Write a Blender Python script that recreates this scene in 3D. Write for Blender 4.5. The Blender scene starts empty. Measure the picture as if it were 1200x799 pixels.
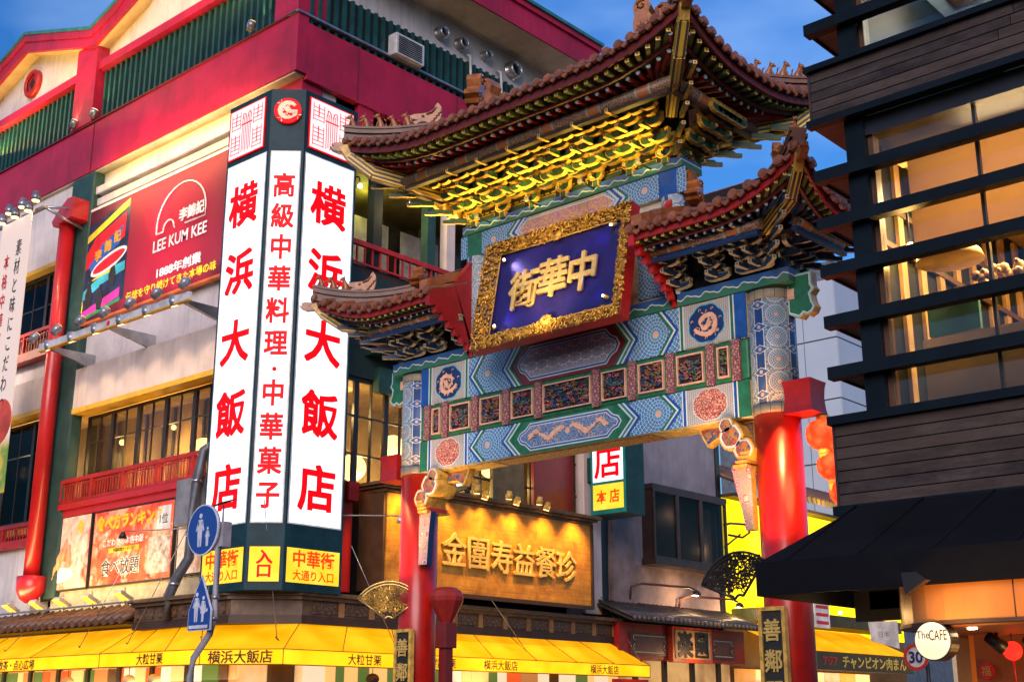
import bpy, bmesh, math, random
from mathutils import Vector, Matrix
R=math.radians; PI=math.pi; sin=math.sin; cos=math.cos
rnd=random.Random(7)
SC=bpy.context.scene; COL=SC.collection
# ---------------------------------------------------------------- camera
cd=bpy.data.cameras.new('camera'); cam=bpy.data.objects.new('camera',cd); COL.objects.link(cam)
cam.location=(0,0,1.6); cam.rotation_euler=(R(90+16.173),0,R(41.656))
cd.sensor_width=36; cd.lens=36*1506.86/1200; cd.clip_start=.1; cd.clip_end=3000
SC.camera=cam
# ---------------------------------------------------------------- sky, twilight
w=bpy.data.worlds.new('World'); SC.world=w; w.use_nodes=True; nt=w.node_tree
bg=nt.nodes['Background']
sky=nt.nodes.new('ShaderNodeTexSky'); sky.sky_type='NISHITA'; sky.sun_disc=False
sky.sun_elevation=R(3.0); sky.sun_rotation=R(-20); sky.altitude=0; sky.air_density=1.6; sky.dust_density=.25; sky.ozone_density=4.0
hs=nt.nodes.new('ShaderNodeHueSaturation'); hs.inputs['Saturation'].default_value=1.0; hs.inputs['Value'].default_value=1.04
tn=nt.nodes.new('ShaderNodeMix'); tn.data_type='RGBA'; tn.blend_type='MULTIPLY'; tn.inputs[0].default_value=1; tn.inputs[7].default_value=(.40,.92,1.66,1); nt.links.new(sky.outputs[0],tn.inputs[6]); nt.links.new(tn.outputs[2],hs.inputs['Color'])
tc=nt.nodes.new('ShaderNodeTexCoord'); nz=nt.nodes.new('ShaderNodeTexNoise'); nz.inputs['Scale'].default_value=2.2; nz.inputs['Detail'].default_value=5
mp=nt.nodes.new('ShaderNodeMapping'); mp.inputs['Scale'].default_value=(1,1,2.6); nt.links.new(tc.outputs['Generated'],mp.inputs[0]); nt.links.new(mp.outputs[0],nz.inputs['Vector'])
rp=nt.nodes.new('ShaderNodeMapRange'); rp.inputs[1].default_value=.46; rp.inputs[2].default_value=.85; rp.inputs[3].default_value=0; rp.inputs[4].default_value=.75
mx=nt.nodes.new('ShaderNodeMix'); mx.data_type='RGBA'; nt.links.new(nz.outputs[0],rp.inputs[0]); nt.links.new(rp.outputs[0],mx.inputs[0])
nt.links.new(hs.outputs[0],mx.inputs[6]); mx.inputs[7].default_value=(2.3,3.3,4.7,1)
nt.links.new(mx.outputs[2],bg.inputs['Color']); bg.inputs['Strength'].default_value=.15
# ---------------------------------------------------------------- last soft glow of the set sun
sd=bpy.data.lights.new('sun','SUN'); sd.energy=1.45; sd.angle=R(40); sd.color=(1,.78,.70); so=bpy.data.objects.new('sun',sd); COL.objects.link(so)
so.rotation_euler=(R(66),0,R(32)); so.location=(0,-10,30)
SC.view_settings.view_transform='Standard'; SC.view_settings.look='None'; SC.view_settings.gamma=1; SC.view_settings.exposure=1.12
SC.cycles.max_bounces=5; SC.cycles.diffuse_bounces=2; SC.cycles.glossy_bounces=3; SC.cycles.transmission_bounces=4; SC.cycles.transparent_max_bounces=8
SC.cycles.sample_clamp_indirect=3; SC.cycles.caustics_reflective=False; SC.cycles.caustics_refractive=False
# ---------------------------------------------------------------- node expressions
class X:
    nt=None
    def __init__(s,v): s.v=v
    def _o(a,o,b=0,c=None):
        n=X.nt.nodes.new('ShaderNodeMath'); n.operation=o
        for i,q in enumerate((a,b,c)):
            if q is None: continue
            if isinstance(q,X): q=q.v
            if isinstance(q,(int,float)): n.inputs[i].default_value=q
            else: X.nt.links.new(q,n.inputs[i])
        return X(n.outputs[0])
    def __add__(a,b): return a._o('ADD',b)
    def __radd__(a,b): return a._o('ADD',b)
    def __sub__(a,b): return a._o('SUBTRACT',b)
    def __rsub__(a,b): return X(float(b))._o('SUBTRACT',a)
    def __mul__(a,b): return a._o('MULTIPLY',b)
    def __rmul__(a,b): return a._o('MULTIPLY',b)
    def __truediv__(a,b): return a._o('DIVIDE',b)
    def lt(a,b): return a._o('LESS_THAN',b)
    def gt(a,b): return a._o('GREATER_THAN',b)
    def abs(a): return a._o('ABSOLUTE')
    def fl(a): return a._o('FLOOR')
    def fr(a): return a._o('FRACT')
    def sq(a): return a._o('SQRT')
    def sin(a): return a._o('SINE')
    def min(a,b): return a._o('MINIMUM',b)
    def max(a,b): return a._o('MAXIMUM',b)
    def at2(a,b): return a._o('ARCTAN2',b)
    def mod(a,b): return a._o('FLOORED_MODULO',b)
def ln(a,b): return (a*a+b*b).sq()
def mixc(f,a,b):
    n=X.nt.nodes.new('ShaderNodeMix'); n.data_type='RGBA'
    for i,q in ((0,f),(6,a),(7,b)):
        if isinstance(q,X): q=q.v
        if isinstance(q,tuple): n.inputs[i].default_value=(*q[:3],1)
        elif isinstance(q,(int,float)): n.inputs[i].default_value=q
        else: X.nt.links.new(q,n.inputs[i])
    return n.outputs[2]
def noise(scale,detail=3,rough=.55,vec=None,dist=0):
    n=X.nt.nodes.new('ShaderNodeTexNoise'); n.inputs['Scale'].default_value=scale; n.inputs['Detail'].default_value=detail; n.inputs['Roughness'].default_value=rough; n.inputs['Distortion'].default_value=dist
    X.nt.links.new(vec if vec else X.obj,n.inputs['Vector']); return X(n.outputs[0])
def voro(scale,feat='F1',vec=None):
    n=X.nt.nodes.new('ShaderNodeTexVoronoi'); n.feature=feat; n.inputs['Scale'].default_value=scale
    X.nt.links.new(vec if vec else X.obj,n.inputs['Vector']); return X(n.outputs['Distance'])
def mapv(sx,sy,sz):
    n=X.nt.nodes.new('ShaderNodeMapping'); n.inputs['Scale'].default_value=(sx,sy,sz); X.nt.links.new(X.obj,n.inputs[0]); return n.outputs[0]
def new_mat(name,rough=.5,metal=0.,coat=0.):
    m=bpy.data.materials.new(name); m.use_nodes=True; X.nt=m.node_tree; b=X.nt.nodes['Principled BSDF']; X.b=b
    b.inputs['Roughness'].default_value=rough; b.inputs['Metallic'].default_value=metal; b.inputs['Coat Weight'].default_value=coat; b.inputs['Coat Roughness'].default_value=.12
    t=X.nt.nodes.new('ShaderNodeTexCoord'); X.obj=t.outputs['Object']
    s=X.nt.nodes.new('ShaderNodeSeparateXYZ'); X.nt.links.new(X.obj,s.inputs[0]); X.p=[X(s.outputs[i]) for i in range(3)]
    return m
def bump(h,st=.3,dist=.01):
    n=X.nt.nodes.new('ShaderNodeBump'); n.inputs['Strength'].default_value=st; n.inputs['Distance'].default_value=dist
    X.nt.links.new(h.v,n.inputs['Height']); X.nt.links.new(n.outputs[0],X.b.inputs['Normal'])
def base(c): 
    if isinstance(c,tuple): X.b.inputs['Base Color'].default_value=(*c[:3],1)
    else: X.nt.links.new(c,X.b.inputs['Base Color'])
def sc(c,k): return tuple(min(1,x*k) for x in c)
_m={}
def mat(name,c,rough=.5,metal=0.,var=.3,scale=3.,bmp=.15,bs=40.,coat=0.,streak=0.,dirt=0.):
    if name in _m: return _m[name]
    m=new_mat(name,rough,metal,coat); gp=X.nt.nodes.new('ShaderNodeNewGeometry'); X.obj=gp.outputs['Position']; f=noise(scale,5,.6)
    f=(f-.35)*3.3; f=f.max(0).min(1)
    col=mixc(f,sc(c,1-var),sc(c,1+var*.5))
    if streak:
        g=noise(1.,4,.65,mapv(6,6,.5)); g=((g-.52)*6).max(0).min(1)*streak; col=mixc(g,col,sc(c,.45))
    if dirt:
        g=noise(.9,6,.7); g=((g-.5)*5).max(0).min(1)*dirt; col=mixc(g,col,(.06,.055,.05))
    base(col)
    if bmp: bump(noise(bs,4),bmp,.006)
    _m[name]=m; return m
ORD=['first','second','third','fourth','fifth','sixth','seventh','eighth','ninth','tenth','eleventh','twelfth','thirteenth']
def emat(name,c,s,c2=None,scale=2.):
    if name in _m: return _m[name]
    m=new_mat(name,.4); b=X.b; b.inputs['Emission Strength'].default_value=s; base(sc(c,.6)); b.inputs['Specular IOR Level'].default_value=.1
    if c2: 
        f=((noise(scale,3)-.4)*4).max(0).min(1); X.nt.links.new(mixc(f,c,c2),b.inputs['Emission Color'])
    else: b.inputs['Emission Color'].default_value=(*c,1)
    _m[name]=m; return m
def glass(name,tint=(.8,.85,.9),ior=1.13,rough=.02):
    if name in _m: return _m[name]
    m=bpy.data.materials.new(name); m.use_nodes=True; t=m.node_tree; t.nodes.clear()
    o=t.nodes.new('ShaderNodeOutputMaterial'); mi=t.nodes.new('ShaderNodeMixShader'); fr=t.nodes.new('ShaderNodeFresnel'); fr.inputs[0].default_value=ior
    tr=t.nodes.new('ShaderNodeBsdfTransparent'); tr.inputs[0].default_value=(*tint,1); gl=t.nodes.new('ShaderNodeBsdfGlossy'); gl.inputs['Roughness'].default_value=rough
    ad=t.nodes.new('ShaderNodeMath'); ad.operation='ADD'; ad.inputs[1].default_value=.02; t.links.new(fr.outputs[0],ad.inputs[0])
    t.links.new(ad.outputs[0],mi.inputs[0]); t.links.new(tr.outputs[0],mi.inputs[1]); t.links.new(gl.outputs[0],mi.inputs[2]); t.links.new(mi.outputs[0],o.inputs[0])
    _m[name]=m; return m
# ---------------------------------------------------------------- objects
W={}
def T(name,label,cat,at,group=None,rot=None,kind=None):
    o=bpy.data.objects.new(name,None); COL.objects.link(o); o.location=at; o.empty_display_size=.2
    W[o.name]=Vector((0,0,0)) if rot else Vector(at)
    if rot: o.rotation_euler=rot
    o['label']=label; o['category']=cat
    if group: o['group']=group
    return o
def tag(o,label=None,cat=None,group=None,kind=None):
    for k,v in (('label',label),('category',cat),('group',group),('kind',kind)):
        if v: o[k]=v
    return o
def link(name,me,parent,at,rot=None,scale=None):
    o=bpy.data.objects.new(name,me); COL.objects.link(o); at=Vector(at); W[o.name]=at
    if parent: o.parent=parent; o.location=at-W[parent.name]
    else: o.location=at
    if rot:
        if isinstance(rot,Matrix): o.rotation_euler=rot.to_euler()
        else: o.rotation_euler=rot
    if scale: o.scale=scale
    return o
class B:
    def __init__(s): s.v=[]; s.f=[]; s.m=[]; s.sm=[]
    def add(s,vs,fs,m=0,sm=False):
        n=len(s.v); s.v+=[tuple(p) for p in vs]; s.f+=[tuple(n+i for i in f) for f in fs]; s.m+=[m]*len(fs); s.sm+=[sm]*len(fs); return s
    def box(s,x0,x1,y0,y1,z0,z1,m=0):
        vs=[(x,y,z) for z in (z0,z1) for y in (y0,y1) for x in (x0,x1)]
        return s.add(vs,[(0,2,3,1),(4,5,7,6),(0,1,5,4),(2,6,7,3),(0,4,6,2),(1,3,7,5)],m)
    def prism(s,pts,d,m=0,ms=None,bk=True):   # pts: 3D polygon, seen from outside counter-clockwise; d: vector towards the back
        d=Vector(d); n=len(pts); P=[Vector(p) for p in pts]; Q=[p+d for p in P]
        s.add(P+Q,[tuple(range(n))],m)
        if bk: s.f.append(tuple(len(s.v)-1-i for i in range(n))); s.m.append(m); s.sm.append(False)
        k=len(s.v)-2*n
        for i in range(n):
            j=(i+1)%n; s.f.append((k+j,k+i,k+n+i,k+n+j)); s.m.append(m if ms is None else ms); s.sm.append(False)
        return s
    def rings(s,rs,m=0,cap=True,sm=True):
        n=len(rs[0]); vs=[p for r in rs for p in r]; fs=[]
        for a in range(len(rs)-1):
            for i in range(n):
                j=(i+1)%n; fs.append((a*n+i,a*n+j,(a+1)*n+j,(a+1)*n+i))
        s.add(vs,fs,m,sm)
        if cap:
            k=len(s.v)-len(vs); s.f.append(tuple(k+i for i in range(n))[::-1]); s.f.append(tuple(k+len(vs)-n+i for i in range(n))); s.m+=[m,m]; s.sm+=[False,False]
        return s
    def tube(s,path,r,n=6,m=0,cap=True,sm=True):
        P=[Vector(p) for p in path]; rs=[]
        for i,p in enumerate(P):
            d=(P[min(i+1,len(P)-1)]-P[max(i-1,0)]).normalized(); u=d.cross(Vector((0,0,1)))
            if u.length<.05: u=d.cross(Vector((0,1,0)))
            u.normalize(); v=u.cross(d); q=r[i] if isinstance(r,(list,tuple)) else r
            rs.append([p+(u*cos(2*PI*k/n)+v*sin(2*PI*k/n))*q for k in range(n)])
        return s.rings(rs,m,cap,sm)
    def lathe(s,prof,c=(0,0,0),n=16,m=0,sm=True,cap=True):
        return s.rings([[(c[0]+r*cos(2*PI*k/n),c[1]+r*sin(2*PI*k/n),c[2]+z) for k in range(n)] for r,z in prof],m,cap,sm)
    def ball(s,c,r,m=0,n=8,k=5,sq=(1,1,1)):
        return s.rings([[(c[0]+sq[0]*r*sin(PI*(a+.15)/(k+.3))*cos(2*PI*i/n),c[1]+sq[1]*r*sin(PI*(a+.15)/(k+.3))*sin(2*PI*i/n),c[2]-sq[2]*r*cos(PI*(a+.15)/(k+.3))) for i in range(n)] for a in range(k+1)],m)
    def mesh(s,name,mats,centre=True):
        c=Vector((0,0,0))
        if centre and s.v:
            lo=[min(p[i] for p in s.v) for i in range(3)]; hi=[max(p[i] for p in s.v) for i in range(3)]; c=Vector([(a+b)/2 for a,b in zip(lo,hi)])
        me=bpy.data.meshes.new(name); me.from_pydata([tuple(Vector(p)-c) for p in s.v],[],s.f)
        for q in (mats if isinstance(mats,(list,tuple)) else [mats]): me.materials.append(q)
        me.polygons.foreach_set('material_index',s.m); me.polygons.foreach_set('use_smooth',s.sm); me.update()
        return me,c
    def part(s,name,mats,parent=None,bev=0,kind=None):
        me,c=s.mesh(name,mats); o=link(name,me,parent,c)
        if bev: b=o.modifiers.new('bevel','BEVEL'); b.width=bev; b.segments=2; b.limit_method='ANGLE'
        if kind: o['kind']=kind
        return o
    def loc(s,name,mats,parent,at,rot=None,scale=None):  # mesh given round its own origin
        me,_=s.mesh(name,mats,False); return link(name,me,parent,at,rot,scale)
def bx(x0,x1,y0,y1,z0,z1,name,m,parent=None,bev=0): return B().box(x0,x1,y0,y1,z0,z1).part(name,m,parent,bev)
def light(kind,at,e,c,r=.1,aim=None,size=60,blend=.5,sx=None,sy=None,parent=None):
    l=bpy.data.lights.new('lamp',kind); l.energy=e; l.color=c; o=bpy.data.objects.new('lamp_light',l); COL.objects.link(o); o.location=at
    if kind=='AREA': l.shape='RECTANGLE'; l.size=sx; l.size_y=sy
    else: l.shadow_soft_size=r
    if kind=='SPOT': l.spot_size=R(size); l.spot_blend=blend
    if aim: o.rotation_euler=(Vector(aim)-Vector(at)).to_track_quat('-Z','Y').to_euler()
    if parent: o.parent=parent; o.location=Vector(at)-W[parent.name]
    return o
_t={}
FY=Matrix(((1,0,0),(0,0,-1),(0,1,0))).to_4x4()      # text facing -Y
FX=Matrix(((0,0,1),(1,0,0),(0,1,0))).to_4x4()       # text facing +X
def tmesh(s,m,ext,bold,bev=0):
    k=(s,m.name,ext,bold,bev)
    if k not in _t:
        c=bpy.data.curves.new('t','FONT'); c.body=s; c.size=1; c.extrude=ext; c.offset=min(bold,.012); c.bevel_depth=bev; c.bevel_resolution=1; c.align_x='CENTER'; c.resolution_u=3; c.materials.append(m)
        o=bpy.data.objects.new('t',c); COL.objects.link(o); dg=bpy.context.evaluated_depsgraph_get(); me=bpy.data.meshes.new_from_object(o.evaluated_get(dg)); bpy.data.objects.remove(o)
        if bold>.014:
            e=bold-.012; bm=bmesh.new()
            for i,(dx,dy) in enumerate(((e,e),(-e,-e),(e,-e),(-e,e))):
                n0=len(bm.verts); bm.from_mesh(me); bm.verts.ensure_lookup_table()
                for v in bm.verts[n0:]: v.co.x+=dx; v.co.y+=dy; v.co.z+=.0006*i
            bm.to_mesh(me); bm.free()
        xs=[v.co.x for v in me.vertices] or [0]; ys=[v.co.y for v in me.vertices] or [0]
        cx,cy=(min(xs)+max(xs))/2,(min(ys)+max(ys))/2
        for v in me.vertices: v.co.x-=cx; v.co.y-=cy
        if len(me.materials)==0: me.materials.append(m)
        me.name='lettering'; _t[k]=(me,max(xs)-min(xs),max(ys)-min(ys))
    return _t[k]
def txt(s,size,m,parent,at,face=FY,ext=.01,bold=.02,sx=1.,name='lettering',width=None,bev=0,shear=None):
    me,wd,hg=tmesh(s,m,ext,bold,bev)
    if width: sx=width/(wd*size)
    return link(name,me,parent,at,face,(size*sx,size,size*.6 if size>.5 else size))
def vtxt(s,size,m,parent,at,step,face=FY,**k):   # characters one under another, at = centre of the first
    x,y,z=at
    for i,ch in enumerate(s): txt(ch,size,m,parent,(x,y,z-i*step),face,name='character',**k)
def inset(pts,d):    # 2D ccw polygon moved inwards by d
    n=len(pts); out=[]
    for i in range(n):
        a,b,c=Vector(pts[i-1]),Vector(pts[i]),Vector(pts[(i+1)%n]); e1=(b-a).normalized(); e2=(c-b).normalized()
        n1=Vector((-e1.y,e1.x)); n2=Vector((-e2.y,e2.x)); q=n1+n2; q=q/(max(.25,1+n1.dot(n2))); out.append(tuple(b+q*d))
    return out
# ---------------------------------------------------------------- colours
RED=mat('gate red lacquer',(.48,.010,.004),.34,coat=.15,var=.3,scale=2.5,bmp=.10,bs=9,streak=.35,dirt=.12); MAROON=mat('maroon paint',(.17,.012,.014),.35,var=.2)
REDB=mat('red board',(.34,.01,.01),.45,var=.25); DKRED=mat('dark red timber',(.13,.012,.01),.5)
GOLD=mat('gilding',(.78,.45,.08),.33,metal=.75,var=.3,bmp=.3,bs=30); GOLDP=mat('gold paint',(.72,.44,.08),.4,var=.45,scale=9,dirt=.25)
GOLDF=mat('carved gilding',(.80,.42,.06),.3,metal=.55,var=.55,scale=14,bmp=.5,bs=60)
CREAM=mat('cream paint',(.55,.46,.30),.5,var=.2,scale=9); WHT=mat('white paint line',(.60,.66,.66),.5,var=.15)
BLUE=mat('gate blue',(.008,.075,.33),.4,var=.3,scale=8); DBLUE=mat('deep blue paint',(.008,.03,.12),.4); TEAL=mat('gate teal',(.02,.22,.22),.45); LTEAL=mat('pale teal',(.18,.5,.5),.5)
GREEN=mat('gate green',(.015,.15,.07),.45,var=.3,scale=8); BGREEN=mat('bracket green',(.02,.075,.035),.5,var=.4,scale=12); BBLUE=mat('bracket blue',(.015,.045,.11),.5,var=.4,scale=12)
PINK=mat('dragon pink gold',(.72,.42,.28),.45,var=.2,scale=10); BROWN=mat('dark timber',(.05,.025,.015),.55)
TILE=mat('glazed clay tile',(.25,.085,.035),.38,var=.45,scale=5,bmp=.3,bs=18,dirt=.35); TILEO=mat('orange glazed clay',(.34,.115,.03),.3,var=.4,scale=7,bmp=.4,bs=25)
TILER=mat('ridge tile brown',(.13,.05,.03),.45,var=.5,scale=4,bmp=.4,bs=14,dirt=.5)
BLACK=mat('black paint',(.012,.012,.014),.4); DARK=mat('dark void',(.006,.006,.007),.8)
STEEL=mat('galvanised steel',(.42,.43,.45),.35,metal=.8,var=.25); WIRE=mat('wire',(.35,.35,.36),.4,metal=.7); ALU=mat('aluminium',(.6,.62,.66),.3,metal=.9)
def pmat(name,fn,rough=.45,bm=.1):
    m=new_mat(name,rough); c=fn(*X.p)
    gp=X.nt.nodes.new('ShaderNodeNewGeometry'); g=noise(3,5,.7,gp.outputs['Position']); g=((g-.47)*4).max(0).min(1)*.35; c=mixc(g,c,(.12,.10,.08)); base(c)
    if bm: bump(noise(60,3),bm,.004)
    return m
def rosette(x,z,w,c1,c2,cc,bgc,n0=8):
    r=ln(x,z); a=x.at2(z)*(.5/PI)+.5; k=(r/w).fl(); v=(r/w).fr(); n=k*4+n0
    u=(a*n+k*.5).fr(); du=(u-.5).abs(); dv=(v-.5).abs()
    d=(du*du*du+dv*dv*dv); cell=d.lt(.070); col=mixc(k.mod(2).gt(.5),c1,c2); c=mixc(cell,bgc,col); core=d.lt(.0012); c=mixc(core,c,bgc)
    return mixc(r.lt(w*.95),c,cc)
ROS=pmat('rosette painting',lambda x,y,z:rosette(x,z,.05,(.010,.085,.38),(.012,.17,.38),(.70,.38,.26),(.36,.55,.60)))
def honey(x,y,z):
    s=.11; u=x/s; v=z/(s*1.15); odd=(v.fl()).mod(2)*.5; uu=((u+odd).fr()-.5)*s; vv=(v.fr()-.5)*s*1.15; r=ln(uu,vv); a=uu.at2(vv)
    pet=(a*6).sin()*.008+.036; c=mixc(r.lt(pet),(.70,.64,.58),(.05,.32,.52)); c=mixc(r.lt(.02),c,(.62,.30,.26)); c=mixc((r-.047).abs().lt(.004),c,(.06,.15,.45))
    return mixc(((u*.5+odd).fr()).lt(.5)*r.gt(.052),c,(.45,.22,.34))
HONEY=pmat('honeycomb flower painting',honey)
def dots(x,y,z):
    s=.035; uu=((x/s).fr()-.5); vv=((z/s+(x/s).fl()*.5).fr()-.5); return mixc(ln(uu,vv).lt(.3),(.46,.43,.37),(.16,.22,.30))
DOTS=pmat('small dot ground',dots)
def scroll(bgc,fg,sc_=34.,th=.16):
    def f(x,y,z):
        n=voro(sc_,'DISTANCE_TO_EDGE'); q=(voro(sc_*.5)*18+noise(9)*4).sin(); return mixc((n.lt(th)).max(q.gt(.55)),bgc,fg)
    return f
MEDAL=pmat('red scroll medallion',scroll((.70,.42,.28),(.30,.03,.03),26,.10)); SCROLLY=pmat('gold scrollwork paint',scroll((.66,.36,.05),(.30,.10,.01),20,.1))
CLOUDB=pmat('blue scroll ground',scroll((.02,.09,.30),(.25,.35,.42),30,.05))
COLF=pmat('coloured floral carving',lambda x,y,z:mixc(voro(18,'DISTANCE_TO_EDGE').lt(.035),mixc(noise(7).gt(.5),mixc(noise(16).gt(.52),(.30,.03,.03),(.02,.10,.07)),mixc(noise(12).gt(.5),(.02,.04,.20),(.32,.15,.03))),(.30,.22,.10)),.45,.3)
def swirl(x,y,z):
    q=(voro(7)*38).sin(); c=mixc(q.gt(.35),(.46,.43,.40),(.32,.05,.22)); return mixc((noise(5).gt(.5))*q.lt(-.4),c,(.12,.40,.16))
SWIRL=pmat('swirling wave paint',swirl)
def wave(x,y,z):
    p=(x*20).sin()*.022+(x*40).sin()*.01; d=z-p; c=mixc(d.gt(0),(.03,.16,.10),(.02,.10,.30)); return mixc(d.abs().lt(.009),c,(.62,.68,.64))
WAVE=pmat('cloud edged border',wave)
def column(x,y,z):
    a=y.at2(x); u=((a*(4/(2*PI))+.05).fr()-.5)*.49; s=.315; v=((z/s).fr()-.5)*s; vb=((z/s+.5).fr()-.5)*s
    r=ln(u,v); ros=rosette(u,v,.028,(.015,.09,.36),(.015,.18,.24),(.70,.36,.28),(.50,.58,.56),6)
    ub=((a*(4/(2*PI))+.55).fr()-.5)*.49; bw=.055-(vb/.16)._o('ABSOLUTE')*0+(vb*20).sin()*0
    strip=ub.abs().lt(.062-((v.abs()*-1+.1575).lt(.05))*.02); rb=ln(ub,vb)
    c=mixc(r.lt(.142),mixc(voro(30,'DISTANCE_TO_EDGE').lt(.12),(.36,.42,.42),(.05,.16,.30)),(.60,.62,.58)); c=mixc(r.lt(.13),c,ros); c=mixc(strip,c,(.01,.06,.22)); c=mixc((ub.abs()-.065).abs().lt(.007)*strip.lt(.5),c,(.7,.7,.62))
    pt=(ub.abs()*.55+vb.abs()*1.1).lt(.062); c=mixc(pt,c,(.015,.11,.33)); c=mixc(((ub.abs()*.55+vb.abs()*1.1)-.066).abs().lt(.005),c,(.72,.72,.64)); return mixc(rb.lt(.026),c,(.62,.40,.26))
COLM=pmat('painted pillar medallions',column)
def fret(x,y,z):
    a=y.at2(x)*.32/.14; u=a.fr(); v=(z/.13+.5); m=(u-.5).abs().max((v-.5).abs()); ring=((m*9).fr()).lt(.5); return mixc(ring,(.42,.38,.28),(.06,.07,.05))
FRET=pmat('key fret band',fret)
def purl(x,y,z):
    c=mixc(voro(26,'DISTANCE_TO_EDGE').lt(.12),(.10,.045,.03),(.32,.20,.12)); d=((x*1.1).fr()-.5).abs(); c=mixc(d.lt(.17),c,mixc((d*60).sin().gt(0),(.05,.07,.06),(.35,.30,.2))); return mixc(d.lt(.1),c,(.42,.13,.04))
PURL=pmat('painted purlin',purl)
def chev(x,y,z): return mixc((((z+x.abs())*14).fr()).lt(.5),(.80,.52,.06),(.04,.05,.04))
CHEV=pmat('gold chevrons',chev)

def matte(m,s=.15):
    m.node_tree.nodes['Principled BSDF'].inputs['Specular IOR Level'].default_value=s; return m
# ---------------------------------------------------------------- the gate
XC=-12.07; YG=15.1; YF=14.85
G=T('chinese_gate','ornate street gate with red pillars, painted blue beams and three clay tiled roofs','gate',(XC,YG,0))
PX=(XC-3.45,XC+3.45)
for i,px in enumerate(PX):
    p=B().lathe([(.315,0),(.315,5.6)],(0,0,0),32).loc('pillar',RED,G,(px,YG,0))
    s=B().lathe([(.52,0),(.52,.25),(.44,.32),(.40,.5),(.36,.55)],(0,0,0),24).loc('pillar_base',mat('granite',(.32,.3,.29),.6,scale=20),G,(px,YG,0))
    B().lathe([(.322,-.82),(.322,.82)],(0,0,0),32).loc('painted_sleeve',COLM,G,(px,YG,6.35),(0,0,R(0 if i else 36)))
    for z in (5.53,7.13): B().lathe([(.332,-.065),(.332,.065)],(0,0,0),32).loc('fret_band',FRET,G,(px,YG,z))
# beams
def beam(z0,z1,x0,x1,m,name='beam'): return bx(x0,x1,YF,YG+.25,z0,z1,name,m,G,.03)
beam(5.47,6.0,XC-3.2,XC+3.2,CREAM); beam(6.0,6.58,XC-3.2,XC+3.2,GREEN,'panel_rail'); beam(6.58,7.25,XC-3.2,XC+3.2,CREAM); 
bx(XC-3.9,XC+3.9,YF-.02,YG+.27,7.252,7.45,'border_plank',WAVE,G)
bx(XC-2.1,XC+2.1,YF+.06,YG+.2,7.45,9.0,'centre_wall',CREAM,G)
beam(9.0,9.42,XC-2.15,XC+2.15,CREAM); bx(XC-2.25,XC+2.25,YF-.02,YG+.27,9.422,9.58,'border_plank',WAVE,G)
for s in (-1,1):
    o=B().lathe([(.2,-.78),(.2,.78)],(0,0,0),20).loc('centre_post',COLM,G,(XC+s*2.0,YG-.12,8.22))
    # wall panels with rosettes beside the name board
    for z in (7.85,8.55): 
        o=B().prism([(-.3,0,-.34),(.3,0,-.34),(.3,0,.34),(-.3,0,.34)],(0,.02,0)).loc('rosette_panel',ROS,G,(XC+s*1.66,YF+.03,z))
# gold underside of the lower beam
bx(XC-1.5,XC+1.5,YF+.06,YG+.2,5.455,5.472,'underside_panel',SCROLLY,G)
for s in (-1,1): bx(XC+s*2.3-.7,XC+s*2.3+.7,YF+.06,YG+.2,5.455,5.472,'underside_panel',GOLDP,G)
def fpoly(b,pts,out,m,th=.02):    # flat shape on the beam front; pts in (x,z) round the part's origin
    b.prism([(x,-out,z) for x,z in pts],(0,th,0),m)
def nest(pts,steps,mats,name,at,parent=G):
    b=B()
    for i,d in enumerate(steps): fpoly(b,inset(pts,d) if d else pts,.0095+.003*i,i,.02)
    return b.loc(name,mats,parent,at)
def dragon(b,path,wd,m,y=-.02,th=.012,spikes=True):
    P=[Vector(p) for p in path]; n=len(P); L=[];Rr=[]; b_prism=b.prism; cnt=[0]
    class _B:
        def prism(s,pts,d,m=0):
            cnt[0]+=1; o=cnt[0]*.00022; b_prism([(p[0],p[1]-o,p[2]) for p in pts],d,m)
    b=_B()
    for i,p in enumerate(P):
        d=(P[min(i+1,n-1)]-P[max(i-1,0)]).normalized(); q=Vector((-d.y,d.x)); t=i/(n-1); r=wd*(.25+.75*sin(PI*min(1,t*1.15+.12))**.7 if t<.8 else .8)
        L.append(p+q*r); Rr.append(p-q*r)
        if spikes and i%2==0 and 0<i<n-2: b.prism([(L[-1].x-d.x*wd*.6,y,L[-1].y-d.y*wd*.6),(L[-1].x+d.x*wd*.6,y,L[-1].y+d.y*wd*.6),(L[-1].x+q.x*wd*.9,y,L[-1].y+q.y*wd*.9)],(0,th,0),m)
        if i in (n//4,n//2,3*n//4):
            for sg in (-1,1):
                c=p-q*wd*.9; e=c+(-q*.8+d*sg*.9)*wd
                for dd in (-.5,0,.5): 
                    t2=e+(-q+d*(sg*.6+dd))*wd*.55; b.prism([(c.x,y,c.y),(e.x+d.x*wd*.3,y,e.y+d.y*wd*.3),(t2.x,y,t2.y)],(0,th,0),m)
    for i in range(n-1): b.prism([(Rr[i].x,y,Rr[i].y),(Rr[i+1].x,y,Rr[i+1].y),(L[i+1].x,y,L[i+1].y),(L[i].x,y,L[i].y)],(0,th,0),m)
    h=P[-1]; d=(P[-1]-P[-2]).normalized(); q=Vector((-d.y,d.x))
    hd=[h-d*wd+q*wd*1.1,h-d*wd-q*wd*1.1,h+d*wd*1.4-q*wd*1.3,h+d*wd*1.2-q*wd*.3,h+d*wd*2.2+q*wd*.1,h+d*wd*1.9+q*wd*.9]
    b.prism([(v.x,y,v.y) for v in hd],(0,th,0),m)
    for s2 in (.6,1.2): b.prism([(v.x,y,v.y) for v in (h-d*wd*.2+q*wd*.8,h-d*wd*(2.2)+q*wd*(1.2+s2),h-d*wd*.9+q*wd*.8)],(0,th,0),m)
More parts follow.
